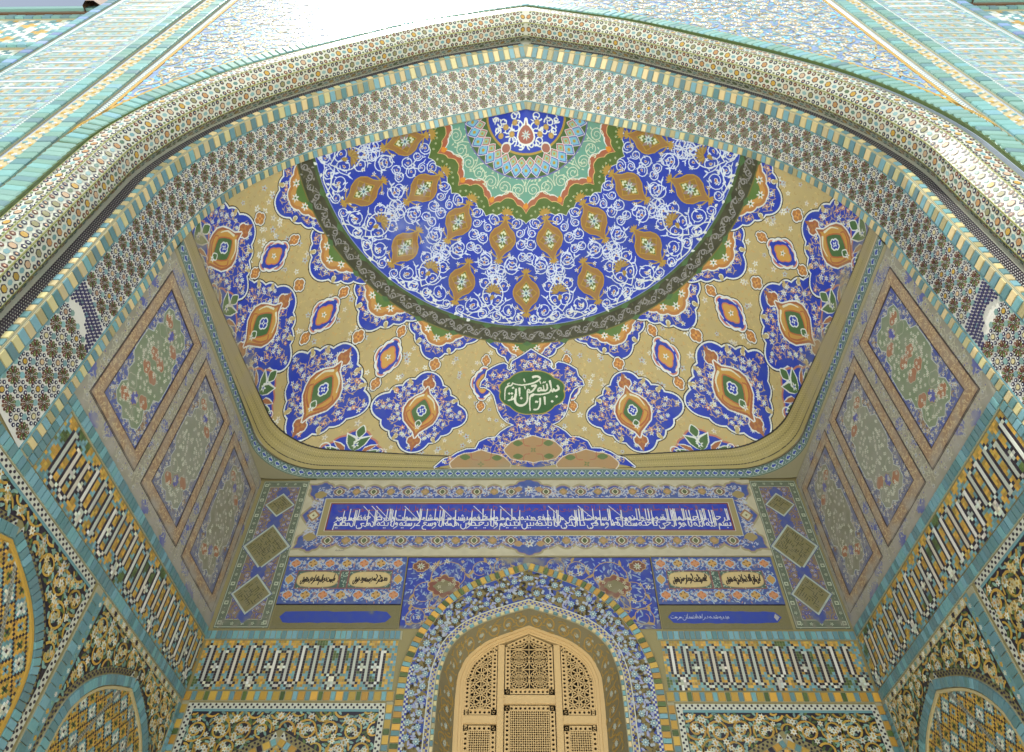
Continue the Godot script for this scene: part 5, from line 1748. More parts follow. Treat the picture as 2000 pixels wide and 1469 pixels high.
func build_door_arch(dc: Array) -> void:
	var outer: Arch = dc[0]
	var inner: Arch = dc[1]
	var wood: Arch = dc[2]
	var t := thing("window_arch", "pointed arch of blue flower painting and banded bricks round the lattice window", "arch", Vector3(0, 0, -D))
	var s_out := func(side, u, v, h): return s_back(side * outer.off(u, v).x, outer.off(u, v).y, h)
	var s_in := func(side, u, v, h): return s_back(side * inner.off(u, v).x, inner.off(u, v).y, h)
	var end_o := outer.s_at_y(1.4)
	var end_i := inner.s_at_y(1.4)
	brick_arc(t, "outer_brick_ring", s_out, outer, -0.115, 0.0, 1.4, 0.075, ["amber", "turq", "amber", "mgreen"], 0.03, [1.1, 0.9])
	# painted ring between the two curves: k runs 0..1 across
	var s_ring := func(side, u, k, h):
		var a: Vector2 = outer.off(lerpf(outer.first(-0.115), end_o, u), -0.115)
		var b: Vector2 = inner.off(lerpf(0.0, end_i, u), 0.0)
		var p := a.lerp(b, k)
		return s_back(side * p.x, p.y, h)
	var mb := MB.new()
	var fl := Swarm.new()
	var eyes := Swarm.new()
	var lf := Swarm.new()
	var blot := MB.new()
	for side in [-1, 1]:
		for i in 90:
			var u0 := i / 90.0
			var u1 := (i + 1) / 90.0
			var q := [s_ring.call(side, u0, 0.0, 0.012), s_ring.call(side, u1, 0.0, 0.012), s_ring.call(side, u1, 1.0, 0.012), s_ring.call(side, u0, 1.0, 0.012)]
			mb.quad(q[0], q[1], q[2], q[3], Vector3(0, 0, 1), Color(0.20, 0.27, 0.54).srgb_to_linear())
		var f := func(u, v, h): return s_ring.call(side, u, v, h)
		for i in 58:
			var u := (i + 0.4) / 58.0
			var k: float = [0.27, 0.73][i % 2]
			var c: Vector3 = f.call(u, k, 0.013)
			if i % 4 < 2:
				for j in 30:      # olive and dark cloud behind every second flower
					var d := Vector2.from_angle(j * 0.483 + rng.randf() * 0.4) * rng.randf_range(0.02, 0.125)
					if absf(side * (c.x + d.x)) > 0.01:
						var z := rng.randf_range(0.02, 0.04)
						lf.add(Transform3D(Basis(Vector3(0, 0, 1), rng.randf() * TAU).scaled_local(Vector3(z * 1.5, z * 0.75, 0.003)), c + Vector3(d.x, d.y, 0.0)), (Color(0.46, 0.41, 0.24) if j % 3 else Color(0.15, 0.13, 0.07)).srgb_to_linear())
			else:
				for j in 12:
					var d := Vector2.from_angle(rng.randf() * TAU) * rng.randf_range(0.05, 0.13)
					lf.add(Transform3D(Basis(Vector3(0, 0, 1), rng.randf() * TAU).scaled_local(Vector3(0.04, 0.016, 0.003)), c + Vector3(d.x, d.y, 0.001)), [Color(0.46, 0.41, 0.24), Color(0.56, 0.58, 0.70)][j % 2].srgb_to_linear())
			var z2 := rng.randf_range(0.046, 0.058)
			fl.add(sized(Transform3D(Basis(Vector3(0, 0, 1), rng.randf()), c + Vector3(0, 0, 0.004)), z2, z2, 0.004), Color(0.56, 0.65, 0.67).srgb_to_linear())
			eyes.add(sized(Transform3D(Basis(), c + Vector3(0, 0, 0.007)), z2 * 0.5, z2 * 0.5, 0.003), Color(0.34, 0.46, 0.50).srgb_to_linear())
			eyes.add(sized(Transform3D(Basis(), c + Vector3(0, 0, 0.009)), z2 * 0.3, z2 * 0.3, 0.003), Color(0.74, 0.78, 0.72).srgb_to_linear())
			for j in 3:
				var d := Vector2.from_angle(rng.randf() * TAU) * 0.1
				var z3 := 0.024
				fl.add(sized(Transform3D(Basis(Vector3(0, 0, 1), rng.randf()), c + Vector3(d.x, d.y, 0.005)), z3, z3, 0.003), Color(0.62, 0.66, 0.68).srgb_to_linear())
	var ring := part(t, "flower_ring", mb.mesh(), mats.fired)
	swarm(ring, "painted_leaf", meshes.hex, lf, mats.matt)
	swarm(ring, "painted_flower", meshes.star8, fl, mats.matt)
	swarm(ring, "flower_centre", meshes.hex, eyes, mats.matt)
	# white and blue checked strip
	var sm := MB.new()
	var sw := Swarm.new()
	for side in [-1, 1]:
		var f := func(u, v, h): return s_in.call(side, u, v, h)
		for e in [[0.0, -0.085, 0.012, "beige"], [0.002, -0.011, 0.02, "cream"], [-0.075, -0.086, 0.02, "cream"]]:
			var x := 0.0
			while x < end_i:
				var nx := minf(x + 0.1, end_i)
				sm.prism(f, PackedVector2Array([Vector2(x if x > 0 else inner.first(e[0]), e[0]), Vector2(nx, e[0]), Vector2(nx, e[1]), Vector2(x if x > 0 else inner.first(e[1]) + 0.0, e[1])]), 0.0, e[2], lin(e[3]))
				x = nx
		var n := int(end_i / 0.032)
		for i in n:
			for j in 2:
				if (i + j) % 2 == 0:
					sw.add(sized(frame(f, (i + 0.5) * 0.032 + 0.02, -0.029 - j * 0.028, 0.012), 0.020, 0.018, 0.005), Color(0.22, 0.28, 0.54).srgb_to_linear())
		var fo := func(u, v, h): return s_out.call(side, u, v, h)
		var from := outer.s_at_y(4.55)
		for i in int((end_o - from) / 0.032):
			for j in 2:
				var c := Color(0.16, 0.22, 0.56) if (i + j) % 2 == 0 else cl("cream")
				sw.add(sized(frame(fo, from + (i + 0.5) * 0.032, -0.128 - j * 0.026, 0.013), 0.021, 0.018, 0.005), c.srgb_to_linear())
	var strip := part(t, "checked_strip", sm.mesh(), mats.fired)
	swarm(strip, "checker_tile", meshes.square, sw, mats.tiles)
	brick_arc(t, "inner_brick_ring", s_in, inner, -0.138, -0.09, 1.4, 0.07, ["beige", "turq"], 0.03)
	# the splayed reveal with its gold scroll
	var s_rev := func(side, u, k, h):
		var a: Vector2 = inner.off(lerpf(inner.first(-0.13), end_i, u), -0.13)
		var b: Vector2 = wood.at(lerpf(0.0, wood.s_at_y(1.4), u))
		var p := a.lerp(b, k)
		var nn := inner.nrm(lerpf(0.0, end_i, u))
		return Vector3(side * (p.x - nn.x * h), p.y + H - nn.y * h, -D - k * 0.45 + h * 0.3)
	var rm := MB.new()
	var gold := MB.new()
	var rf := Swarm.new()
	for side in [-1, 1]:
		var f := func(u, v, h): return s_rev.call(side, u, v, h)
		for i in 60:
			var q := [f.call(i / 60.0, 0.0, 0.0), f.call((i + 1) / 60.0, 0.0, 0.0), f.call((i + 1) / 60.0, 1.0, 0.0), f.call(i / 60.0, 1.0, 0.0)]
			var nn: Vector3 = (f.call((i + 0.5) / 60.0, 0.5, 0.02) - f.call((i + 0.5) / 60.0, 0.5, 0.0)).normalized()
			rm.quad(q[0], q[1], q[2], q[3], nn, Color(0.50, 0.475, 0.365).srgb_to_linear())
		for i in 22:
			var u := (i + 0.5) / 22.0
			var pth := PackedVector2Array()
			var wd := PackedFloat32Array()
			for j in 20:
				var tt := j / 19.0
				var rr := lerpf(0.36, 0.10, tt)
				pth.append(Vector2(u + cos(tt * 8.0 + PI * (i % 2)) * rr * 0.055, 0.5 + sin(tt * 8.0 + PI * (i % 2)) * rr))
				wd.append(0.0)
			for j in 19:
				var a: Vector3 = f.call(pth[j].x, pth[j].y, 0.003)
				var b: Vector3 = f.call(pth[j + 1].x, pth[j + 1].y, 0.003)
				var nn: Vector3 = (f.call(u, 0.5, 0.02) - f.call(u, 0.5, 0.0)).normalized()
				var w2 := (b - a).cross(nn).normalized() * 0.010
				gold.quad(a - w2, b - w2, b + w2, a + w2, nn, Color(0.66, 0.54, 0.26).srgb_to_linear())
			rf.add(sized(frame(f, u, 0.5, 0.004), 0.045, 0.045, 0.003), Color(0.66, 0.69, 0.64).srgb_to_linear())
			rf.add(sized(frame(f, u + 0.012, 0.5 + (0.2 if i % 2 else -0.2), 0.004), 0.025, 0.025, 0.003), Color(0.64, 0.66, 0.60).srgb_to_linear())
			for j in 8:
				rf.add(sized(frame(f, u + rng.randf_range(-0.02, 0.02), 0.5 + rng.randf_range(-0.4, 0.4), 0.004, rng.randf() * TAU), 0.045, 0.014, 0.003), Color(0.62, 0.52, 0.28).srgb_to_linear())
	var rev := part(t, "reveal", rm.mesh(), mats.fired)
	part(rev, "gold_scroll", gold.mesh(), mats.fired, true)
	swarm(rev, "painted_flower", meshes.star8, rf, mats.matt)


func build_window(dc: Array) -> void:
	var wood: Arch = dc[2]
	var z := 9.55
	var s := func(u, v, h): return Vector3(u, v + H, -z + h)
	var t := thing("lattice_window", "tan wooden arched window filled with carved lattice screens", "window", Vector3(0, 0, -z))
	var wm := MB.new()
	var wcol := lin("wood")
	# frame: two stepped rings along the arch
	for side in [-1, 1]:
		var f := func(u, v, h): return s.call(side * wood.off(u, v).x, wood.off(u, v).y, h)
		var end := wood.s_at_y(0.9)
		for e in [[0.05, -0.035, 0.05], [-0.035, -0.075, 0.03], [-0.075, -0.10, 0.015]]:
			var x := 0.0
			while x < end:
				var nx := minf(x + 0.09, end)
				wm.prism(f, PackedVector2Array([Vector2(x if x > 0 else wood.first(e[0]), e[0]), Vector2(nx, e[0]), Vector2(nx, e[1]), Vector2(x if x > 0 else wood.first(e[1]), e[1])]), -0.06, e[2], wcol)
				x = nx
	part(t, "arched_frame", wm.mesh(), mats.wood)
	var bar := func(called: String, x0: float, x1: float, y0: float, y1: float, h: float) -> void:
		var b := MB.new()
		b.prism(s, rect_poly(x0, x1, y0, y1), -0.05, h - 0.008, wcol)
		b.prism(s, rect_poly(x0 + 0.008, x1 - 0.008, y0 + 0.008, y1 - 0.008), h - 0.008, h, wcol)
		part(t, called, b.mesh(), mats.wood)
	for sg in [-1, 1]:
		var m0: float = 0.348 * sg
		var m1: float = 0.44 * sg
		bar.call("mullion", minf(m0, m1), maxf(m0, m1), 0.9, 5.03, 0.028)
		var a: float = 0.44 * sg
		var b: float = 0.90 * sg
		bar.call("transom", minf(a, b), maxf(a, b), 3.93, 4.045, 0.02)
	bar.call("transom", -0.348, 0.348, 4.19, 4.315, 0.02)
	# the screens
	var inside := arch_poly(wood, 0.0, 1.0, -0.10)
	var top := PackedVector2Array([Vector2(-0.335, 4.33), Vector2(0.335, 4.33), Vector2(0.335, 5.03), Vector2(0, 5.19), Vector2(-0.335, 5.03)])
	screen(t, "star_screen", s, top, 0)
	screen(t, "diagonal_screen", s, rect_poly(-0.335, 0.335, 2.9, 4.175), 1)
	for sg in [-1, 1]:
		var q := rect_poly(minf(0.45 * sg, 0.93 * sg), maxf(0.45 * sg, 0.93 * sg), 4.055, 5.2)
		var w := Geometry2D.intersect_polygons(q, inside)
		screen(t, "hexagon_screen", s, w[0], 2)
		var low := Geometry2D.intersect_polygons(rect_poly(minf(0.45 * sg, 0.93 * sg), maxf(0.45 * sg, 0.93 * sg), 2.9, 3.915), inside)
		screen(t, "diagonal_screen", s, low[0], 1)
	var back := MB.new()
	back.box(Vector3(-1.6, 0, -z - 0.75), Vector3(1.6, 7.2, -z - 0.5), Color(0.035, 0.024, 0.017))  # the unlit room's darkness, put into the colour of this backing box
	part(t, "painted_room_shade", back.mesh(), mats.fired)


# a lattice of slats (kind 0 stars, 1 diagonals, 2 triangles) with a pierced border
func screen(t: Node3D, called: String, s: Callable, poly: PackedVector2Array, kind: int) -> void:
	var mb := MB.new()
	var wc := lin("wood")
	if Geometry2D.is_polygon_clockwise(poly):
		poly.reverse()
	var rim := 0.066
	var inn := Geometry2D.offset_polygon(poly, -rim, Geometry2D.JOIN_MITER)[0]
	# pierced border: square plates with an eight-sided hole
	var pitch := 0.057
	var k := poly.size()
	for band in [[poly, 0.0]]:
		for i in k:
			var a: Vector2 = poly[i]
			var b: Vector2 = poly[(i + 1) % k]
			var l := a.distance_to(b)
			var d := (b - a) / l
			var e := Vector2(-d.y, d.x)
			var n := maxi(1, int(round((l - 0.02) / pitch)))
			var st := l / n
			for j in n:
				var c := a + d * st * (j + 0.5) + e * 0.034
				if not Geometry2D.is_point_in_polygon(c, poly) or Geometry2D.is_point_in_polygon(c, inn):
					continue
				var hw := st / 2
				var hv := 0.034
				var cs := [Vector2(hw, 0), Vector2(hw, hv), Vector2(0, hv), Vector2(-hw, hv), Vector2(-hw, 0), Vector2(-hw, -hv), Vector2(0, -hv), Vector2(hw, -hv)]
				for g in 8:
					var p0: Vector2 = cs[g]
					var p1: Vector2 = cs[(g + 1) % 8]
					var o0 := Vector2.from_angle(g * PI / 4) * 0.0185
					var o1 := Vector2.from_angle((g + 1) * PI / 4) * 0.0185
					var w := func(q: Vector2, h: float): 
						var r := c + d * q.x + e * q.y
						return s.call(r.x, r.y, h)
					mb.quad(w.call(p0, 0.0), w.call(p1, 0.0), w.call(o1, 0.0), w.call(o0, 0.0), Vector3(0, 0, 1), wc)
					mb.quad(w.call(o0, 0.0), w.call(o1, 0.0), w.call(o1, -0.02), w.call(o0, -0.02), -Vector3(d.x * o0.x + e.x * o0.y, d.y * o0.x + e.y * o0.y, 0).normalized(), wc)
	# inner bead
	for i in inn.size():
		slat(mb, s, inn[i], inn[(i + 1) % inn.size()], 0.012, 0.012, wc)
	var lines := []
	var lo := inn[0]
	var hi := inn[0]
	for q in inn:
		lo = lo.min(q)
		hi = hi.max(q)
	var c0 := (lo + hi) * 0.5
	if kind == 1:
		var g := 0.058
		for i in range(-40, 41):
			lines.append([c0 + Vector2(i * g - 1.2, -1.2), c0 + Vector2(i * g + 1.2, 1.2), 0.019])
			lines.append([c0 + Vector2(i * g - 1.2, 1.2), c0 + Vector2(i * g + 1.2, -1.2), 0.019])
	elif kind == 2:
		var g := 0.085
		for i in range(-16, 17):
			for a in 3:
				var d := Vector2.from_angle(PI / 2 + a * PI / 3)
				var o: Vector2 = c0 + d.orthogonal() * i * g
				lines.append([o - d * 1.5, o + d * 1.5, 0.014])
				if posmod(i, 2) == 0:
					lines.append([o + d.orthogonal() * g * 0.35 - d * 1.5, o + d.orthogonal() * g * 0.35 + d * 1.5, 0.008])
	else:
		for cx in [-0.145, 0.145]:
			for cy in [0.14, 0.42, 0.72]:
				var c := Vector2(cx, lo.y + cy)
				for r in [0.030, 0.066, 0.102, 0.140]:
					var q := PackedVector2Array()
					for i in 25:
						q.append(c + Vector2.from_angle(TAU * i / 24) * r)
					for i in 24:
						lines.append([q[i], q[i + 1], 0.010])
				for i in 16:
					lines.append([c + Vector2.from_angle(TAU * i / 16) * 0.012, c + Vector2.from_angle(TAU * i / 16) * 0.145, 0.010])
				lines.append([c + Vector2(-0.145, 0), c + Vector2(0.145, 0), 0.009])
		for x in [-0.29, 0.0, 0.29]:
			lines.append([Vector2(x, lo.y - 0.1), Vector2(x, hi.y + 0.1), 0.010])
		for y in [0.0, 0.28, 0.57]:
			lines.append([Vector2(-0.4, lo.y + y), Vector2(0.4, lo.y + y), 0.010])
	for l in lines:
		for q in Geometry2D.intersect_polyline_with_polygon(PackedVector2Array([l[0], l[1]]), inn):
			for i in q.size() - 1:
				slat(mb, s, q[i], q[i + 1], l[2], 0.008, wc)
	part(t, called, mb.mesh(), mats.wood)


func slat(mb: MB, s: Callable, a: Vector2, b: Vector2, w: float, h: float, col: Color) -> void:
	if a.distance_to(b) < 0.004:
		return
	var e := (b - a).normalized().orthogonal() * w * 0.5
	var p := [s.call(a.x + e.x, a.y + e.y, h), s.call(b.x + e.x, b.y + e.y, h), s.call(b.x - e.x, b.y - e.y, h), s.call(a.x - e.x, a.y - e.y, h)]
	var g := Vector3(0, 0, -0.018)
	var side := Vector3(e.x, e.y, 0).normalized()
	mb.quad(p[0], p[1], p[2], p[3], Vector3(0, 0, 1), col)
	mb.quad(p[0], p[1], p[1] + g, p[0] + g, side, col)
	mb.quad(p[3], p[2], p[2] + g, p[3] + g, -side, col)


func build_side_wall(side: int, mat: Material) -> void:
	var word: String = "left" if side < 0 else "right"
	var s := func(u, v, h): return Vector3(side * (W - h), v + H, -u)
	var t := thing("side_wall", "%s side wall of the hall, three painted frames over kufic tiles and blind arches" % word, "wall", Vector3(side * W, 0, -6.4), "side walls of the portal hall")
	var mb := MB.new()
	mb.box(Vector3(minf(side * 4.51, side * 5.4), 0, -D), Vector3(maxf(side * 4.51, side * 5.4), 8.0 + H, -4.0), lin("olive"))
	mb.quad(s.call(4.6, 8.0, -0.001), s.call(D, 8.0, -0.001), s.call(D, -H, -0.001), s.call(4.6, -H, -0.001), Vector3(-side, 0, 0), lin("olive"))
	mb.quad(s.call(ZO, 4.155, -0.001), s.call(4.6, 4.155, -0.001), s.call(4.6, -H, -0.001), s.call(ZO, -H, -0.001), Vector3(-side, 0, 0), lin("olive"))
	part(t, "masonry", mb.mesh(), mats.fired)
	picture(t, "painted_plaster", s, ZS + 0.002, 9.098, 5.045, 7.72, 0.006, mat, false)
	# raised frames round the three painted fields, in the colours of the painting
	for f in [[0.17, 1.40], [1.60, 2.85], [3.05, 4.40]]:
		var fm := MB.new()
		var z0: float = ZS + f[0]
		var z1: float = ZS + f[1]
		for q in [[z0, z1, 7.31, 7.49], [z0, z1, 5.23, 5.41], [z0, z0 + 0.18, 5.41, 7.31], [z1 - 0.18, z1, 5.41, 7.31]]:
			var u0: float = (q[0] - ZS) / 4.5
			var u1: float = (q[1] - ZS) / 4.5
			var v0: float = (7.72 - q[3]) / 2.67
			var v1: float = (7.72 - q[2]) / 2.67
			fm.quad_uv([s.call(q[0], q[3], 0.014), s.call(q[1], q[3], 0.014), s.call(q[1], q[2], 0.014), s.call(q[0], q[2], 0.014)], [Vector2(u0, v0), Vector2(u1, v0), Vector2(u1, v1), Vector2(u0, v1)], Vector3(-side, 0, 0))
		for q in [[z0, z1, 5.23, 7.49], [z0 + 0.18, z1 - 0.18, 5.41, 7.31]]:
			var c := [Vector2(q[0], q[2]), Vector2(q[1], q[2]), Vector2(q[1], q[3]), Vector2(q[0], q[3])]
			for i in 4:
				var a: Vector2 = c[i]
				var b: Vector2 = c[(i + 1) % 4]
				var uu := Vector2((z0 + 0.004 - ZS) / 4.5, 0.5)
				fm.quad_uv([s.call(a.x, a.y, 0.0), s.call(b.x, b.y, 0.0), s.call(b.x, b.y, 0.014), s.call(a.x, a.y, 0.014)], [uu, uu, uu, uu], Vector3(0, signf(b.x - a.x), signf(b.y - a.y)).normalized())
		part(t, "raised_frame", fm.mesh(), mat)
	brick_run(t, "turquoise_brick_band", s, true, ZS, D - 0.03, 4.965, 0.13, 0.0755, ["turq"])
	brick_run(t, "turquoise_brick_border", s, false, 4.17, 4.89, ZS + 0.055, 0.105, 0.08, ["turq"])
	kufic_band(t, "kufic_band", s, ZS + 0.13, D - 0.03, 4.175, 4.875, "bbcacadbbdcaabbacdbbccadbb" if side < 0 else "acdbbccadbbdccabbcacadbbdc", side < 0)
	brick_run(t, "turquoise_brick_band", s, true, ZO + 0.03, D - 0.03, 4.09, 0.13, 0.078, ["turq"])
	brick_run(t, "turquoise_brick_border", s, false, 1.0, 4.015, 6.44, 0.12, 0.105, ["turq"])
	brick_run(t, "turquoise_brick_border", s, false, 1.0, 4.015, D - 0.075, 0.085, 0.085, ["turq"])
	var sw := Swarm.new()
	var cm := MB.new()
	checker_run(sw, cm, s, true, ZO + 0.05, 6.32, 3.975, 0.075)
	checker_run(sw, cm, s, false, 1.0, 3.93, 6.30, 0.075)
	cm.prism(s, rect_poly(ZO + 0.05, 6.26, 3.905, 3.93), 0.0, 0.012, lin("turq"))
	cm.prism(s, rect_poly(6.51, 6.60, 1.0, 4.015), 0.0, 0.008, lin("turq"))
	cm.prism(s, rect_poly(6.60, D - 0.13, 3.935, 4.015), 0.0, 0.008, lin("beige"))
	var fsw := Swarm.new()
	for i in 31:
		fsw.add(sized(frame(s, 6.65 + i * 0.0775, 3.975, 0.008), 0.034, 0.034, 0.006), lin(["cream", "leafteal", "cream", "navy"][i % 4], 0.1))
	for i in 38:
		fsw.add(sized(frame(s, 6.553 + (i % 2) * 0.012, 1.1 + i * 0.0775, 0.008), 0.026, 0.026, 0.006), lin(["cream", "amber", "leafteal"][i % 3], 0.1))
	var bays := []
	for b in [[4.98, 1.10, "A"], [7.77, 1.0, "B"]]:
		var k: float = b[1]
		var a := Arch.new([Vector2(1.13 * k, 1.4), Vector2(1.12 * k, 2.4), Vector2(1.08 * k, 2.85), Vector2(0.97 * k, 3.11), Vector2(0.75 * k, 3.35), Vector2(0.45 * k, 3.53), Vector2(0, 3.70)], -H)
		bays.append([b[0], a])
		var cx: float = b[0]
		for sd in [-1, 1]:
			var fs := func(u, v, h): return s.call(cx + sd * a.off(u, v).x, a.off(u, v).y, h)
			checker_run(sw, cm, fs, true, a.first(0.035) + 0.05, 2.6, 0.035, 0.06)
			var x := 0.0
			while x < 2.6:
				cm.prism(fs, PackedVector2Array([Vector2(x if x > 0 else a.first(-0.12), -0.12), Vector2(x + 0.1, -0.12), Vector2(x + 0.1, -0.15), Vector2(x if x > 0 else a.first(-0.15), -0.15)]), 0.0, 0.028, lin("amber" if b[2] == "A" else "beige"))
				x += 0.1
		brick_arc(t, "blind_arch_bricks", func(sd, u, v, h): return s.call(cx + sd * a.off(u, v).x, a.off(u, v).y, h), a, -0.115, 0.0, 1.2, 0.078, ["turq"], 0.03)
		lozenge_field(t, "blind_arch_lozenges", s, arch_poly(a, cx, 1.0, -0.15), 0.028 if b[2] == "A" else 0.026)
	var chk := part(t, "checker_border", cm.mesh(), mats.fired)
	swarm(chk, "checker_tile", meshes.hex, sw, mats.tiles)
	swarm(chk, "flower_tile", meshes.star, fsw, mats.tiles)
	flower_panel(t, "flower_tile_panel", s, rect_poly(ZO + 0.05, 6.26, 1.0, 3.905), [arch_poly(bays[0][1], bays[0][0], 0.9, 0.07)], 0.16, "navy", "amber", ["leafteal", "leafteal", "mgreen"], ["cream", "beige"], 0.045, 0.018)
	flower_panel(t, "flower_tile_panel", s, rect_poly(6.61, D - 0.13, 1.0, 3.93), [arch_poly(bays[1][1], bays[1][0], 0.9, 0.07)], 0.15, "navy", "amber", ["leafteal", "leafteal", "mgreen"], ["cream", "beige"], 0.043, 0.017)


func plan_path() -> PackedVector2Array:           # the cornice in plan (x, depth), left front to right front
	var r := PackedVector2Array()
	var rc := 0.9
	var w := W - 0.045
	r.append(Vector2(-w, ZS))
	for i in 15:
		var a := PI - i * PI / 28.0
		r.append(Vector2(-(w - rc) + cos(a) * rc, D - 0.045 - rc + sin(a) * rc))
	for i in 15:
		var a := PI / 2 - i * PI / 28.0
		r.append(Vector2((w - rc) + cos(a) * rc, D - 0.045 - rc + sin(a) * rc))
	r.append(Vector2(w, ZS))
	return r


func build_cornice() -> void:
	var t := thing("cornice", "narrow painted band of blue arrows running round the foot of the vault", "cornice", Vector3(0, 7.72 + H, -D))
	var m := painted(paint_cornice())
	m.texture_repeat = true
	var q := plan_path()
	var mb := MB.new()
	var low := MB.new()
	var u := 0.0
	for i in q.size() - 1:
		var a := q[i]
		var b := q[i + 1]
		var l := a.distance_to(b)
		var nn := Vector3(-(b.y - a.y), 0, -(b.x - a.x)).normalized()
		if nn.dot(Vector3(-(a.x + b.x), 0, (a.y + b.y) - 2 * 6.5)) < 0.0:
			nn = -nn
		mb.quad_uv([Vector3(a.x, 7.975 + H, -a.y), Vector3(b.x, 7.975 + H, -b.y), Vector3(b.x, 7.73 + H, -b.y), Vector3(a.x, 7.73 + H, -a.y)], [Vector2(u / 0.28, 0), Vector2((u + l) / 0.28, 0), Vector2((u + l) / 0.28, 1), Vector2(u / 0.28, 1)], nn)
		u += l
		# underside, out to the walls
		var ca := Vector2(clampf(a.x * 1.2, -W, W), a.y)
		var cb := Vector2(clampf(b.x * 1.2, -W, W), b.y)
		if absf(a.x) < W - 0.9 + 0.02 and absf(b.x) < W - 0.9 + 0.02:
			ca = Vector2(a.x, D)
			cb = Vector2(b.x, D)
		low.quad(Vector3(a.x, 7.73 + H, -a.y), Vector3(b.x, 7.73 + H, -b.y), Vector3(cb.x, 7.73 + H, -cb.y), Vector3(ca.x, 7.73 + H, -ca.y), Vector3(0, -1, 0), lin("plaster"))
		low.quad(Vector3(a.x, 7.975 + H, -a.y), Vector3(b.x, 7.975 + H, -b.y), Vector3(b.x * 1.03, 7.985 + H, -b.y - 0.1), Vector3(a.x * 1.03, 7.985 + H, -a.y - 0.1), Vector3(0, 1, 0), lin("plaster"))
	part(t, "painted_band", mb.mesh(), m)
	part(t, "underside", low.mesh(), mats.fired)


func build_vault() -> void:
	var t := thing("painted_vault", "gold and blue painted half dome with a round blue medallion inside the portal", "vault", Vector3(0, 7.9 + H, -ZS))
	var np := 144
	var ns := 72
	var v := PackedVector3Array()
	var n := PackedVector3Array()
	var uv := PackedVector2Array()
	var idx := PackedInt32Array()
	var at := func(phi: float, s: float) -> Vector3:
		var y := vault_y(s)
		var r := vault_r(phi, y)
		return Vector3(r * cos(phi), y + H, -ZS - r * sin(phi))
	for j in ns + 1:
		var s := lerpf(0.0, 6.70, float(j) / ns)
		for i in np + 1:
			var phi := PI * i / np
			v.append(at.call(phi, s))
			var a: Vector3 = at.call(phi + 0.02, maxf(s, 0.1)) - at.call(phi - 0.02, maxf(s, 0.1))
			var b: Vector3 = at.call(phi, maxf(s, 0.1) + 0.06) - at.call(phi, maxf(s, 0.1) - 0.06)
			var nn := a.cross(b).normalized()
			if nn.y > 0.0:
				nn = -nn
			n.append(nn)
			uv.append(Vector2((1024.0 + s * VK * cos(phi)) / 2048.0, (8.0 + s * VK * sin(phi)) / 1040.0))
			if i < np and j < ns:
				var k := j * (np + 1) + i
				idx.append_array([k, k + np + 1, k + 1, k + 1, k + np + 1, k + np + 2])
	var arr := []
	arr.resize(Mesh.ARRAY_MAX)
	arr[Mesh.ARRAY_VERTEX] = v
	arr[Mesh.ARRAY_NORMAL] = n
	arr[Mesh.ARRAY_TEX_UV] = uv
	arr[Mesh.ARRAY_INDEX] = idx
	var am := ArrayMesh.new()
	am.add_surface_from_arrays(Mesh.PRIMITIVE_TRIANGLES, arr)
	part(t, "painted_shell", am, painted(paint_vault(), 0.7))


func s_soffit(side: int, s: float, v: float, h: float) -> Vector3:
	var k := arch_out.length / arch_in.length
	var a := arch_in.at(s)
	var b := arch_out.at(s * k)
	var n2 := -arch_in.nrm(s)
	var p := a.lerp(b, v)
	var zo := ZO + 0.006 * side * b.x
	var tv := Vector3(b.x - a.x, b.y - a.y, ZS - zo)
	var n3 := Vector3(n2.x, n2.y, 0)
	n3 = (n3 - tv * (n3.dot(tv) / tv.length_squared())).normalized() * h
	return Vector3(side * (p.x + n3.x), p.y + n3.y + H, -lerpf(ZS, zo, v) + n3.z)


func s_edge(side: int, s: float, e: float, g: float) -> Vector3:     # e outside the outer arch, g towards the viewer
	var p := arch_out.off(s, e)
	return Vector3(side * p.x, p.y + H, -(ZO + 0.006 * side * p.x) + g)


func rosette_mesh() -> ArrayMesh:                 # twelve petals of two colours round a pale eye
	var mb := MB.new()
	var flat := func(u, v, h): return Vector3(u, v, h)
	for i in 12:
		var a := TAU * i / 12
		var w := TAU / 12 * 0.40
		var q := PackedVector2Array([Vector2.from_angle(a - w * 0.5) * 0.26, Vector2.from_angle(a - w) * 0.84, Vector2.from_angle(a - w * 0.5) * 0.99, Vector2.from_angle(a + w * 0.5) * 0.99, Vector2.from_angle(a + w) * 0.84, Vector2.from_angle(a + w * 0.5) * 0.26])
		mb.prism(flat, q, 0.0, 0.09, lin(["maroon", "mgreen", "brown"][i % 2 if i % 5 else 2], 0.15))
		var eye := PackedVector2Array()
		for j in 5:
			eye.append(Vector2.from_angle(a) * 0.72 + Vector2.from_angle(TAU * j / 5) * 0.075)
		mb.prism(flat, eye, 0.08, 0.12, lin("beige" if i % 2 else "cream", 0.1), false)
	for e in [[0.26, 0.10, "navy"], [0.17, 0.13, "cream"], [0.09, 0.15, "navy"]]:
		var q := PackedVector2Array()
		for j in 8:
			q.append(Vector2.from_angle(TAU * j / 8) * e[0])
		mb.prism(flat, q, 0.0, e[1], lin(e[2]), false)
	return mb.mesh()


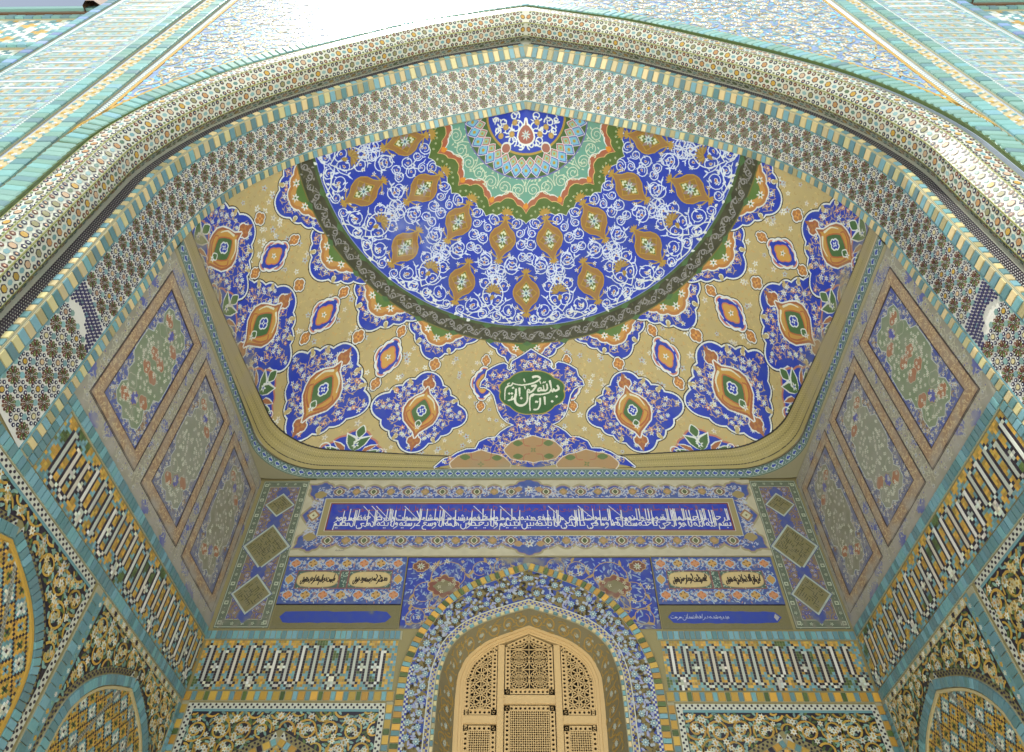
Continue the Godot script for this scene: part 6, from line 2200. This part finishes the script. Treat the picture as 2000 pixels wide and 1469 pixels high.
func cluster_mesh() -> ArrayMesh:                 # eight ringed hexagons round an amber star
	var mb := MB.new()
	var flat := func(u, v, h): return Vector3(u, v, h)
	for i in 8:
		var c := Vector2.from_angle(TAU * (i + 0.5) / 8) * 0.80
		for e in [[0.245, 0.09, "indigo"], [0.10, 0.12, "white"]]:
			var q := PackedVector2Array()
			for j in 6:
				q.append(c + Vector2.from_angle(TAU * j / 6 + TAU * (i + 0.5) / 8) * e[0])
			mb.prism(flat, q, 0.0, e[1], lin(e[2], 0.2 if e[2] == "indigo" else 0.0), e[2] == "indigo")
	var st := PackedVector2Array()
	for j in 20:
		st.append(Vector2.from_angle(TAU * j / 20) * (0.42 if j % 2 else 0.35))
	mb.prism(flat, st, 0.0, 0.08, lin("navy"), false)
	var q2 := PackedVector2Array()
	for j in 10:
		q2.append(Vector2.from_angle(TAU * j / 10) * 0.28)
	mb.prism(flat, q2, 0.0, 0.11, lin(["peach", "amber", "beige"][rng.randi() % 3], 0.1))
	return mb.mesh()


func build_soffit() -> void:
	var t := thing("front_arch", "underside of the great pointed front arch, set with mosaic rosettes between two brick edgings", "arch", Vector3(0, 0, -4.2))
	var end := arch_in.s_at_y(4.155)
	var mb := MB.new()
	for side in [-1, 1]:
		var f := func(u, v, h): return s_soffit(side, u, v, h)
		var x := 0.0
		while x < end:
			var nx := minf(x + 0.06, end)
			for e in 4:
				mb.prism(f, rect_poly(x, nx, e * 0.25, e * 0.25 + 0.25), -0.03, 0.0, Color(0.79, 0.79, 0.745).srgb_to_linear(), false)
			for e in [[0.128, 0.145, 0.012], [0.812, 0.83, 0.012]]:
				mb.prism(f, rect_poly(x, nx, e[0], e[1]), 0.0, e[2], lin("turq", 0.1))
			x = nx
	var base := part(t, "mosaic_bed", mb.mesh(), mats.fired)
	var ros := [rosette_mesh(), rosette_mesh(), rosette_mesh(), rosette_mesh()]
	var clu := [cluster_mesh(), cluster_mesh(), cluster_mesh(), cluster_mesh(), cluster_mesh()]
	var teal := Swarm.new()
	var hexes := Swarm.new()
	var st := 0.183
	for side in [-1, 1]:
		var f := func(u, v, h): return s_soffit(side, u, v, h)
		var n := int(end / st)
		for i in n:
			var u := (i + 0.5) * st
			for j in range(-2, 2):
				var v := 0.478 + (j + 0.5) * 0.163
				var odd := posmod(i + j, 2)
				if v < 0.73 and i > 0:
					teal.add(sized(frame(f, u - st * 0.5, v + 0.0815, 0.001), 0.034, 0.034, 0.004), lin("leafteal" if rng.randf() < 0.3 else "turq", 0.2).lerp(lin("teal"), 0.4))
				var c: Vector3 = f.call(u, v, 0.0)
				var p := Vector2(-c.z, c.y - H)
				if absf(c.x) < 0.06:
					continue
				if p.y < 5.95 and p.y > 5.25 and (in_navy(p) or in_navy(p + Vector2(0, 0.04)) or in_navy(p - Vector2(0, 0.04))):
					continue
				var tr := frame(f, u, v, 0.003, rng.randf_range(-0.05, 0.05))
				var k := 0.083
				if odd == 0:
					piece(base, "mosaic_rosette", ros[rng.randi() % 4], sized(tr, k, k, 0.045), mats.tiles)
				else:
					piece(base, "mosaic_hexagon_ring", clu[rng.randi() % 5], sized(tr, k * 1.04, k * 1.04, 0.045), mats.tiles)
		# navy hexagon spandrels on the jambs
		var y := 5.30
		while y < 6.0:
			var z := ZO + 0.10
			while z < ZS - 0.15:
				var p := Vector2(z + (0.018 if int(round((y - 5.30) / 0.031)) % 2 else 0.0), y)
				if in_navy(p):
					var s2 := arch_in.s_at_y(y)
					hexes.add(sized(frame(f, s2, (ZS - p.x) / (ZS - ZO), 0.002), 0.0165, 0.0165, 0.007), lin("navy", 0.2).lerp(Color(0.03, 0.035, 0.16), 0.4))
				z += 0.036
			y += 0.031
	swarm(base, "turquoise_tile", meshes.hex, teal, mats.tiles)
	swarm(base, "navy_hexagon", meshes.hex, hexes, mats.tiles)
	for row in 3:
		var rm := MB.new()
		var host := part(t, ["inner_edge_bricks", "outer_edge_bricks", "outer_nose_bricks"][row], null, mats.fired)
		for side in [-1, 1]:
			var f := (func(u, v, h): return s_soffit(side, u, v, h)) if row < 2 else (func(u, v, h): return s_edge(side, u * arch_out.length / arch_in.length, v, h))
			var v0: float = [0.0, 0.835, 0.0][row]
			var v1: float = [0.125, 1.0, 0.075][row]
			var x := 0.0
			while x < end:
				var nx := minf(x + 0.12, end)
				rm.prism(f, PackedVector2Array([Vector2(x, v0), Vector2(nx, v0), Vector2(nx, v1), Vector2(x if x > 0 or row < 2 else arch_out.first(v1), v1)]), 0.0, 0.012, lin("mortar"))
				x = nx
			x = 0.03
			var i := 0 if side > 0 else 1
			var pitch: float = [0.082, 0.098, 0.098][row]
			while x + pitch < end:
				var tr := frame(f, x + pitch / 2, (v0 + v1) / 2, 0.008, rng.randf_range(-0.015, 0.015))
				var across: float = f.call(x, v0, 0.0).distance_to(f.call(x, v1, 0.0)) - 0.012
				piece(host, "glazed_brick", meshes.brick, sized(tr, pitch - 0.014, across, 0.02 * rng.randf_range(0.8, 1.1)), glaze("turq" if i % 2 else "beige"))
				x += pitch
				i += 1
		host.mesh = rm.mesh()


func in_navy(p: Vector2) -> bool:
	return p.y < 5.80 - 0.0 * p.x and p.y > 5.60 - 1.7 * (p.x - 4.12) * (p.x - 4.12) + (0.0 if absf(p.x - 4.12) > 0.1 else 0.02) and p.y > 5.36


func build_moulding() -> void:
	var t := thing("octagonal_moulding", "thick faceted mosaic moulding following the front arch like a rope", "moulding", Vector3(0, 0, -3.5))
	var ce := 0.45
	var cg := 0.22
	var ap := 0.255
	var cr := ap / cos(PI / 8)
	var corner := []
	for i in 8:      # corner i lies between facet i and i + 1; facet 0 faces inwards, facet 2 forwards
		var a := PI - (i * PI / 4 + PI / 8)
		corner.append(Vector2(ce + cos(a) * cr, cg + sin(a) * cr))
	var end := arch_out.s_at_y(-H)
	var seen_end := arch_out.s_at_y(4.0)
	var yel := Swarm.new()
	var ring := Swarm.new()
	var eye := Swarm.new()
	var bow := Swarm.new()
	var bed := MB.new()
	var parts_left := 290
	var stars := []
	for fct in [-1, 0, 1, 2, 3]:
		var a: Vector2 = corner[posmod(fct - 1, 8)]
		var b: Vector2 = corner[posmod(fct, 8)]
		var nv := ((a + b) * 0.5 - Vector2(ce, cg)).normalized()
		for side in [-1, 1]:
			var f := func(u, w, h):
				var q: Vector2 = a.lerp(b, w) + nv * h
				return s_edge(side, u, q.x, q.y)
			var x := 0.0
			while x < end:
				var nx := minf(x + (0.1 if x < seen_end else 2.0), end)
				var q := [f.call(x if x > 0 else arch_out.first(a.x), 0.0, 0.0), f.call(nx, 0.0, 0.0), f.call(nx, 1.0, 0.0), f.call(x if x > 0 else arch_out.first(b.x), 1.0, 0.0)]
				var nn: Vector3 = (f.call((x + nx) / 2, 0.5, 0.02) - f.call((x + nx) / 2, 0.5, 0.0)).normalized()
				bed.quad(q[0], q[1], q[2], q[3], nn, lin("cream"))
				for w in [0.0, 1.0]:
					var e := 0.035 if w == 0.0 else -0.035
					bed.quad(f.call(x if x > 0 else arch_out.first(a.x), w, 0.004), f.call(nx, w, 0.004), f.call(nx, w + e, 0.004), f.call(x if x > 0 else arch_out.first(a.x), w + e, 0.004), nn, Color(0.52, 0.53, 0.24).srgb_to_linear())
				x = nx
			if fct < 0 and side == 0:
				continue
			var pr := 0.2
			var n := int((seen_end + 0.4) / pr)
			for i in n:
				var u := arch_out.first((a.x + b.x) * 0.5) + 0.06 + i * pr
				var c: Vector3 = f.call(u, 0.5, 0.0)
				if c.x * side > 0.045:
					var tr := frame(f, u, 0.5, 0.002)
					var tone := lin(["amber", "peach", "peach", "mgreen"][rng.randi() % 4], 0.12)
					ring.add(sized(tr, 0.047, 0.047, 0.002), lin("navy", 0.2))
					if fct in [0, 1, 2] and c.y - H > 5.4 and parts_left > 0:
						stars.append([tr, tone])
						parts_left -= 1
					else:
						yel.add(sized(tr, 0.036, 0.036, 0.004), tone)
				var um := u + pr * 0.5
				if f.call(um, 0.5, 0.0).x * side > 0.04:
					bow.add(sized(frame(f, um, 0.5, 0.002), 0.038, 0.027, 0.003), (lin("teal") if rng.randf() < 0.5 else lin("mgreen")).lerp(lin("turq"), rng.randf()))
				for w in [0.17, 0.83]:
					for d in [-0.035, 0.035]:
						if f.call(um + d, w, 0.0).x * side > 0.03:
							var th := frame(f, um + d, w, 0.002)
							ring.add(sized(th, 0.031, 0.031, 0.003), (lin("indigo") if rng.randf() < 0.7 else lin("maroon")).lerp(lin("mgreen"), rng.randf() * 0.25))
							eye.add(sized(th, 0.013, 0.013, 0.0045), lin("peach" if rng.randf() < 0.6 else "cream", 0.15))
					if f.call(u, w, 0.0).x * side > 0.03:
						bow.add(sized(frame(f, u, w + (0.04 if w > 0.5 else -0.04), 0.002), 0.022, 0.014, 0.003), lin("mgreen", 0.2))
	var base := part(t, "mosaic_bed", bed.mesh(), mats.glazed)
	var tm: Mesh = meshes.twelve
	for e in stars:
		var key := "star_%d" % (rng.randi() % 4)
		if not mats.has(key):
			var m := basic(0.34, 0.3)
			m.vertex_color_use_as_albedo = false
			m.albedo_color = [cl("amber"), Color(0.64, 0.49, 0.31), cl("peach"), Color(0.50, 0.49, 0.34)][int(key[5])]
			mats[key] = m
		piece(base, "amber_star_tile", tm, sized(e[0], 0.036, 0.036, 0.004), mats[key])
	swarm(base, "amber_star", tm, yel, mats.tiles)
	swarm(base, "dark_hexagon", meshes.hex, ring, mats.tiles)
	swarm(base, "hexagon_eye", meshes.hex, eye, mats.tiles)
	swarm(base, "bow_tile", meshes.hex, bow, mats.tiles)
	# honeycomb strip between the brick edging and the moulding
	var sm := MB.new()
	var hx := Swarm.new()
	for side in [-1, 1]:
		var f := func(u, w, h): return s_edge(side, u, w, h)
		var x := 0.0
		while x < end:
			var nx := minf(x + (0.1 if x < seen_end else 2.0), end)
			sm.prism(f, PackedVector2Array([Vector2(x if x > 0 else arch_out.first(0.075), 0.075), Vector2(nx, 0.075), Vector2(nx, 0.34), Vector2(x if x > 0 else arch_out.first(0.34), 0.34)]), -0.1, -0.004, lin("cream"), false)
			x = nx
		for i in int(seen_end / 0.036):
			for j in 5:
				var u := (i + 0.5 * (j % 2)) * 0.036
				hx.add(sized(frame(f, u, 0.098 + j * 0.031, -0.006), 0.017, 0.017, 0.008), lin("navy", 0.2))
	var strip := part(t, "honeycomb_strip", sm.mesh(), mats.glazed)
	swarm(strip, "navy_hexagon", meshes.hex, hx, mats.tiles)


func build_facade(side: int) -> void:
	var word: String = "left" if side < 0 else "right"
	var s := func(u, v, h): return s_face(side * u, v, h)
	var s_arc := func(sd, u, e, h): return s_face(sd * arch_out.off(u, e).x, arch_out.off(u, e).y, h)
	var t := thing("portal_face", "sunlit %s half of the tiled portal front with its tall kufic strip" % word, "facade", Vector3(side * 6.5, 0, -ZF), "halves of the portal front")
	var q := PackedVector2Array()
	var x := arch_out.first(0.68)
	q.append(Vector2(0.0, arch_out.off(x, 0.68).y))
	x += 0.1
	while arch_out.off(x, 0.68).y > -H:
		q.append(arch_out.off(x, 0.68))
		x += 0.1
	q.append_array(PackedVector2Array([Vector2(arch_out.at(x).x + 0.68, -H), Vector2(7.8, -H), Vector2(7.8, 16.5), Vector2(0, 16.5)]))
	var mb := MB.new()
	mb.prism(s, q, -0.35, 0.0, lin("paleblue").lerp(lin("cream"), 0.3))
	mb.box(Vector3(minf(side * 5.3, side * 7.8), 0, -10.0), Vector3(maxf(side * 5.3, side * 7.8), 16.5 + H, -ZF - 0.352), lin("mortar"))
	mb.box(Vector3(minf(0.0, side * 5.3), 14.2 + H, -10.0), Vector3(maxf(0.0, side * 5.3), 16.5 + H, -ZF - 0.352), lin("mortar"))
	part(t, "masonry", mb.mesh(), mats.fired)
	# rope of green bricks round the arch
	var f := func(u, e, h): return s_arc.call(side, u, e, h)
	var rm := MB.new()
	var dots := Swarm.new()
	var host := part(t, "green_brick_rope", null, mats.glazed)
	var end := arch_out.s_at_y(4.6)
	x = arch_out.first(0.835) + 0.02
	var i := 0
	while x < end:
		var tr := frame(f, x + 0.052, 0.835, 0.0, -0.22)
		piece(host, "glazed_brick", meshes.brick, sized(tr, 0.094, 0.26, 0.06 * rng.randf_range(0.93, 1.0)), glaze("gteal" if i % 5 else "turq"))
		x += 0.105
		i += 1
	x = 0.0
	while x < end:
		var nx := minf(x + 0.12, end)
		for e in [[0.69, 0.98, 0.04, "mgreen"], [0.985, 1.05, 0.006, "turq"], [1.06, 1.11, 0.014, "amber"]]:
			rm.prism(f, PackedVector2Array([Vector2(x if x > 0 else arch_out.first(e[0]), e[0]), Vector2(nx, e[0]), Vector2(nx, e[1]), Vector2(x if x > 0 else arch_out.first(e[1]), e[1])]), 0.0, e[2], lin(e[3]))
		x = nx
	for k in int(end / 0.05):
		for j in 2:
			dots.add(sized(frame(f, k * 0.05 + j * 0.025, 1.004 + j * 0.027, 0.006), 0.016, 0.016, 0.008), lin("fwhite"))
	host.mesh = rm.mesh()
	# upright strips
	for e in [[5.62, 0.2], [6.09, 0.19]]:
		brick_run(t, "green_brick_strip", s, false, 4.6, 15.4, e[0], e[1], 0.148, ["gteal", "gteal", "turq", "gteal"], 0.04)
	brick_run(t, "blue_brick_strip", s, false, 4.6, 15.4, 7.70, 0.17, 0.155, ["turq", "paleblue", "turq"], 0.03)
	var sm := MB.new()
	for e in [[5.36, 5.41, "amber", 0.014], [5.42, 5.495, "turq", 0.006], [5.745, 5.955, "beige", 0.006], [6.205, 6.30, "turq", 0.006], [7.50, 7.61, "turq", 0.006]]:
		sm.prism(s, rect_poly(e[0], e[1], 4.6, 15.4), 0.0, e[3], lin(e[2]))
	for k in 200:
		var y := 4.65 + k * 0.054
		for e in [5.445, 6.24, 7.54]:
			dots.add(sized(frame(s, e, y, 0.006), 0.017, 0.017, 0.008), lin("fwhite"))
			dots.add(sized(frame(s, e + 0.03, y + 0.027, 0.006), 0.017, 0.017, 0.008), lin("fwhite"))
	for k in 70:
		var y := 4.7 + k * 0.153
		for j in 3:
			dots.add(sized(frame(s, 5.85 + (j - 1) * 0.06, y + (j - 1) * 0.04, 0.006, 0.5), 0.042, 0.03, 0.008), lin(["fwhite", "amber", "fwhite", "turq"][(k + j) % 4]))
	var bands := part(t, "border_strips", sm.mesh(), mats.glazed)
	swarm(bands, "small_white_tile", meshes.square, dots, mats.tiles)
	# tall strip of square kufic, the lines of writing running across
	var pm := MB.new()
	pm.prism(s, rect_poly(6.305, 7.495, 4.6, 15.4), 0.0, 0.006, Color(0.60, 0.64, 0.60).srgb_to_linear())
	var pan := part(t, "kufic_strip", pm.mesh(), mats.glazed)
	var cells := Swarm.new()
	var c := 0.054
	for a in 22:
		for b in 198:
			var u := 6.31 + (a + 0.5) * c
			var v := 4.62 + (b + 0.5) * c
			var col := "fcream"
			var ma := posmod(a, 4)
			var mb2 := posmod(b, 5)
			if mb2 == 0:
				continue
			if ma < 2:
				col = "teal"
			if ma == 3 and mb2 == 3:
				col = "amber"
			if mb2 == 1:
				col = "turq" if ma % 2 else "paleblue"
			cells.add(sized(frame(s, u, v, 0.004), c * 0.66, c * 0.66, 0.006), lin(col, 0.12))
	for b in 39:
		var v := 4.62 + (b * 5 + 0.5) * c
		var a0 := 1 + (b * 7) % 3
		var a1 := 20 - (b * 5) % 4
		piece(pan, "letter_stem", meshes.brick, sized(frame(s, 6.31 + (a0 + a1) * 0.5 * c, v, 0.004), (a1 - a0) * c, c * 0.9, 0.014), glaze("fwhite"))
		for k in 3:
			cells.add(sized(frame(s, 6.31 + (a1 + k * 0.7 + 0.4) * c, v - (k + 1) * c * 0.8, 0.01), c * 0.6, c * 0.5, 0.006), lin("fwhite"))
		if b % 3 == 1:
			for k in [Vector2(0, 0), Vector2(1, 0), Vector2(-1, 0), Vector2(0, 1), Vector2(0, -1)]:
				cells.add(sized(frame(s, 6.31 + (16 + k.x) * c, v + (2.2 + k.y) * c, 0.01), c * 0.6, c * 0.6, 0.006), lin("fwhite"))
	swarm(pan, "mosaic_tile", meshes.square, cells, mats.tiles)
	# spandrel
	var reg := PackedVector2Array()
	x = arch_out.first(1.115)
	reg.append(Vector2(0.02, arch_out.off(x + 0.02, 1.115).y))
	x += 0.1
	while arch_out.off(x, 1.115).x < 5.35:
		reg.append(arch_out.off(x, 1.115))
		x += 0.1
	reg.append(Vector2(5.355, arch_out.off(x, 1.115).y))
	reg.append(Vector2(5.355, 15.4))
	reg.append(Vector2(0.02, 15.4))
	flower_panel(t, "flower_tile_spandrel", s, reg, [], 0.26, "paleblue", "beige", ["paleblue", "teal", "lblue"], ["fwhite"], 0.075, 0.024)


func build_wing(side: int) -> void:
	var word: String = "left" if side < 0 else "right"
	var z := 3.52
	var s := func(u, v, h): return Vector3(side * u, v + H, -z + h)
	var t := thing("wing_wall", "lower tiled wall adjoining the portal at the far %s" % word, "wall", Vector3(side * 10, 0, -z), "wing walls beside the portal")
	var mb := MB.new()
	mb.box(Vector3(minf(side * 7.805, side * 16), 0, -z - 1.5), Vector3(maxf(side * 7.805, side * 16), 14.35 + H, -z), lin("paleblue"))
	part(t, "masonry", mb.mesh(), mats.fired)
	var cm := MB.new()
	cm.box(Vector3(minf(side * 7.9, side * 16), 14.35 + H, -z - 1.5), Vector3(maxf(side * 7.9, side * 16), 14.50 + H, -z + 0.14), lin("gteal"))
	cm.box(Vector3(minf(side * 7.9, side * 16), 14.26 + H, -z), Vector3(maxf(side * 7.9, side * 16), 14.348 + H, -z + 0.09), lin("brown"))
	part(t, "coping", cm.mesh(), mats.glazed)
	var kb := MB.new()
	kb.prism(func(u, v, h): return Vector3(side * (8.06 + u), 14.30 + H + h, -z + v), PackedVector2Array([Vector2(-0.16, 0.0), Vector2(-0.16, 0.2), Vector2(-0.06, 0.28), Vector2(0.1, 0.28), Vector2(0.18, 0.2), Vector2(0.18, 0.0)]), 0.0, 0.42, lin("brown"))
	part(t, "coping_stop", kb.mesh(), mats.fired)
	brick_run(t, "frame_bricks", s, true, 8.12, 13.0, 11.55, 0.16, 0.17, ["gteal", "turq"], 0.09)
	brick_run(t, "frame_bricks", s, true, 8.12, 13.0, 12.36, 0.12, 0.17, ["gteal", "turq"], 0.07)
	brick_run(t, "frame_bricks", s, true, 8.12, 13.0, 14.16, 0.14, 0.17, ["turq", "gteal"], 0.05)
	brick_run(t, "frame_bricks", s, false, 11.47, 14.2, 8.04, 0.14, 0.16, ["gteal", "mgreen"], 0.09)
	var sw := Swarm.new()
	var c := 0.1
	for i in 48:
		for j in 26:
			var u := 8.17 + (i + 0.5) * c
			var v := 11.66 + (j + 0.5) * c
			if absf(v - 12.36) < 0.1 or v > 14.06:
				continue
			var a := posmod(i + j, 8)
			var b := posmod(i - j, 8)
			var col := "white" if a == 0 or b == 0 else ("amber" if a in [3, 4, 5] and b in [3, 4, 5] else ("turq" if (a + b) % 3 else "cream"))
			sw.add(sized(frame(s, u, v, 0.0), c * 0.66, c * 0.66, 0.012), lin(col, 0.12))
	var fm := MB.new()
	fm.prism(s, rect_poly(8.12, 13.0, 11.64, 14.1), 0.0, 0.004, lin("cream"))
	var pan := part(t, "lozenge_panel", fm.mesh(), mats.glazed)
	swarm(pan, "mosaic_tile", meshes.square, sw, mats.tiles)


# ------------------------------------------------------------------
func _ready() -> void:
	rng.seed = 20
	# camera: eye height, looking up into the vault
	var cam := Camera3D.new()
	cam.name = "camera"
	cam.fov = 56.4
	cam.near = 0.05
	cam.far = 1000.0
	var th := 0.8517
	var ya := 0.0125
	var ro := 0.0032
	var fwd := Vector3(-sin(ya), cos(ya) * sin(th), -cos(ya) * cos(th))
	var r0 := Vector3(cos(ya), sin(ya) * sin(th), -sin(ya) * cos(th))
	var u0 := Vector3(0, cos(th), sin(th))
	var right := (r0 * cos(ro) - u0 * sin(ro)).normalized()
	cam.transform = Transform3D(Basis(right, (-fwd).cross(right).normalized(), -fwd), Vector3(-0.1054, H, 0))
	add_child(cam)
	cam.current = true
	# sky and light
	var sky := ProceduralSkyMaterial.new()
	sky.sky_top_color = Color(0.42, 0.455, 0.51)
	sky.sky_horizon_color = Color(0.70, 0.73, 0.76)
	sky.sky_curve = 0.3
	sky.sky_energy_multiplier = 1.0
	sky.ground_bottom_color = Color(0.55, 0.52, 0.46)
	sky.ground_horizon_color = Color(0.70, 0.68, 0.62)
	var env := Environment.new()
	env.background_mode = Environment.BG_SKY
	env.sky = Sky.new()
	env.sky.sky_material = sky
	env.tonemap_mode = Environment.TONE_MAPPER_LINEAR
	env.tonemap_exposure = 2.7
	env.sdfgi_enabled = true
	env.ssao_enabled = true
	env.ssil_enabled = true
	var we := WorldEnvironment.new()
	we.name = "sky"
	we.environment = env
	add_child(we)
	var sun := DirectionalLight3D.new()
	sun.name = "sun"
	sun.light_color = Color(1.0, 0.985, 0.955)
	sun.light_energy = 1.25
	sun.light_angular_distance = 0.5
	sun.shadow_enabled = true
	sun.basis = Basis.looking_at(-Vector3(-0.127, 0.958, 0.255).normalized(), Vector3(0, 0, -1))
	add_child(sun)

	# shared meshes and materials
	meshes.brick = unit_brick()
	meshes.square = unit_tile(4, 0.10)
	meshes.hex = unit_tile(6, 0.10)
	meshes.twelve = unit_tile(10, 0.12)
	var star := MB.new()
	var sp := PackedVector2Array()
	for i in 12:
		sp.append(Vector2.from_angle(TAU * i / 12) * (1.0 if i % 2 else 0.5))
	star.prism(func(u, v, h): return Vector3(u, v, h), sp, 0.0, 1.0, Color.WHITE, true)
	meshes.star = star.mesh()
	star = MB.new()
	sp = PackedVector2Array()
	for i in 16:
		sp.append(Vector2.from_angle(TAU * i / 16) * (1.0 if i % 2 else 0.62))
	star.prism(func(u, v, h): return Vector3(u, v, h), sp, 0.0, 1.0, Color.WHITE, true)
	meshes.star8 = star.mesh()
	mats.wave = noise_tex(0.02, true, 3.0)
	var mot := noise_tex(0.012, false, 1.0, 512)
	var ramp := Gradient.new()
	ramp.colors = PackedColorArray([Color(0.78, 0.78, 0.78), Color(1, 1, 1)])
	mot.color_ramp = ramp
	mats.mottle = mot
	mats.fired = basic(0.7, 0.2)
	mats.matt = basic(0.75)
	mats.glazed = basic(0.32, 0.3)
	mats.tiles = basic(0.36)
	mats.wood = basic(0.6, 0.25)
	make_letters()
	vault_tables()
	arch_in = Arch.new([Vector2(4.5, 7.75), Vector2(4.42, 8.4), Vector2(4.27, 8.95), Vector2(3.98, 9.6), Vector2(3.45, 10.3), Vector2(2.73, 10.87), Vector2(1.74, 11.45), Vector2(0.87, 11.91), Vector2(0, 12.38)], -H)
	arch_out = Arch.new([Vector2(4.5, 7.75), Vector2(4.42, 8.3), Vector2(4.2, 9.0), Vector2(3.82, 9.74), Vector2(3.28, 10.42), Vector2(2.65, 11.05), Vector2(1.48, 12.12), Vector2(0.75, 12.55), Vector2(0, 12.95)], -H)

	var clock := Time.get_ticks_msec()
	var lap := func(n: String) -> void: print("%s %d ms" % [n, Time.get_ticks_msec() - clock])
	build_ground()
	var dc := door_curves()
	for side in [-1, 1]:
		build_facade(side)
		build_wing(side)
	lap.call("face")
	build_moulding()
	build_soffit()
	lap.call("arch")
	build_vault()
	lap.call("vault")
	build_cornice()
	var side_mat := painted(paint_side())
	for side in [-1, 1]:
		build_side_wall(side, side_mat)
	lap.call("sides")
	build_back_wall(dc)
	build_panels(dc)
	lap.call("panels")
	build_door_arch(dc)
	build_window(dc)
	lap.call("window")
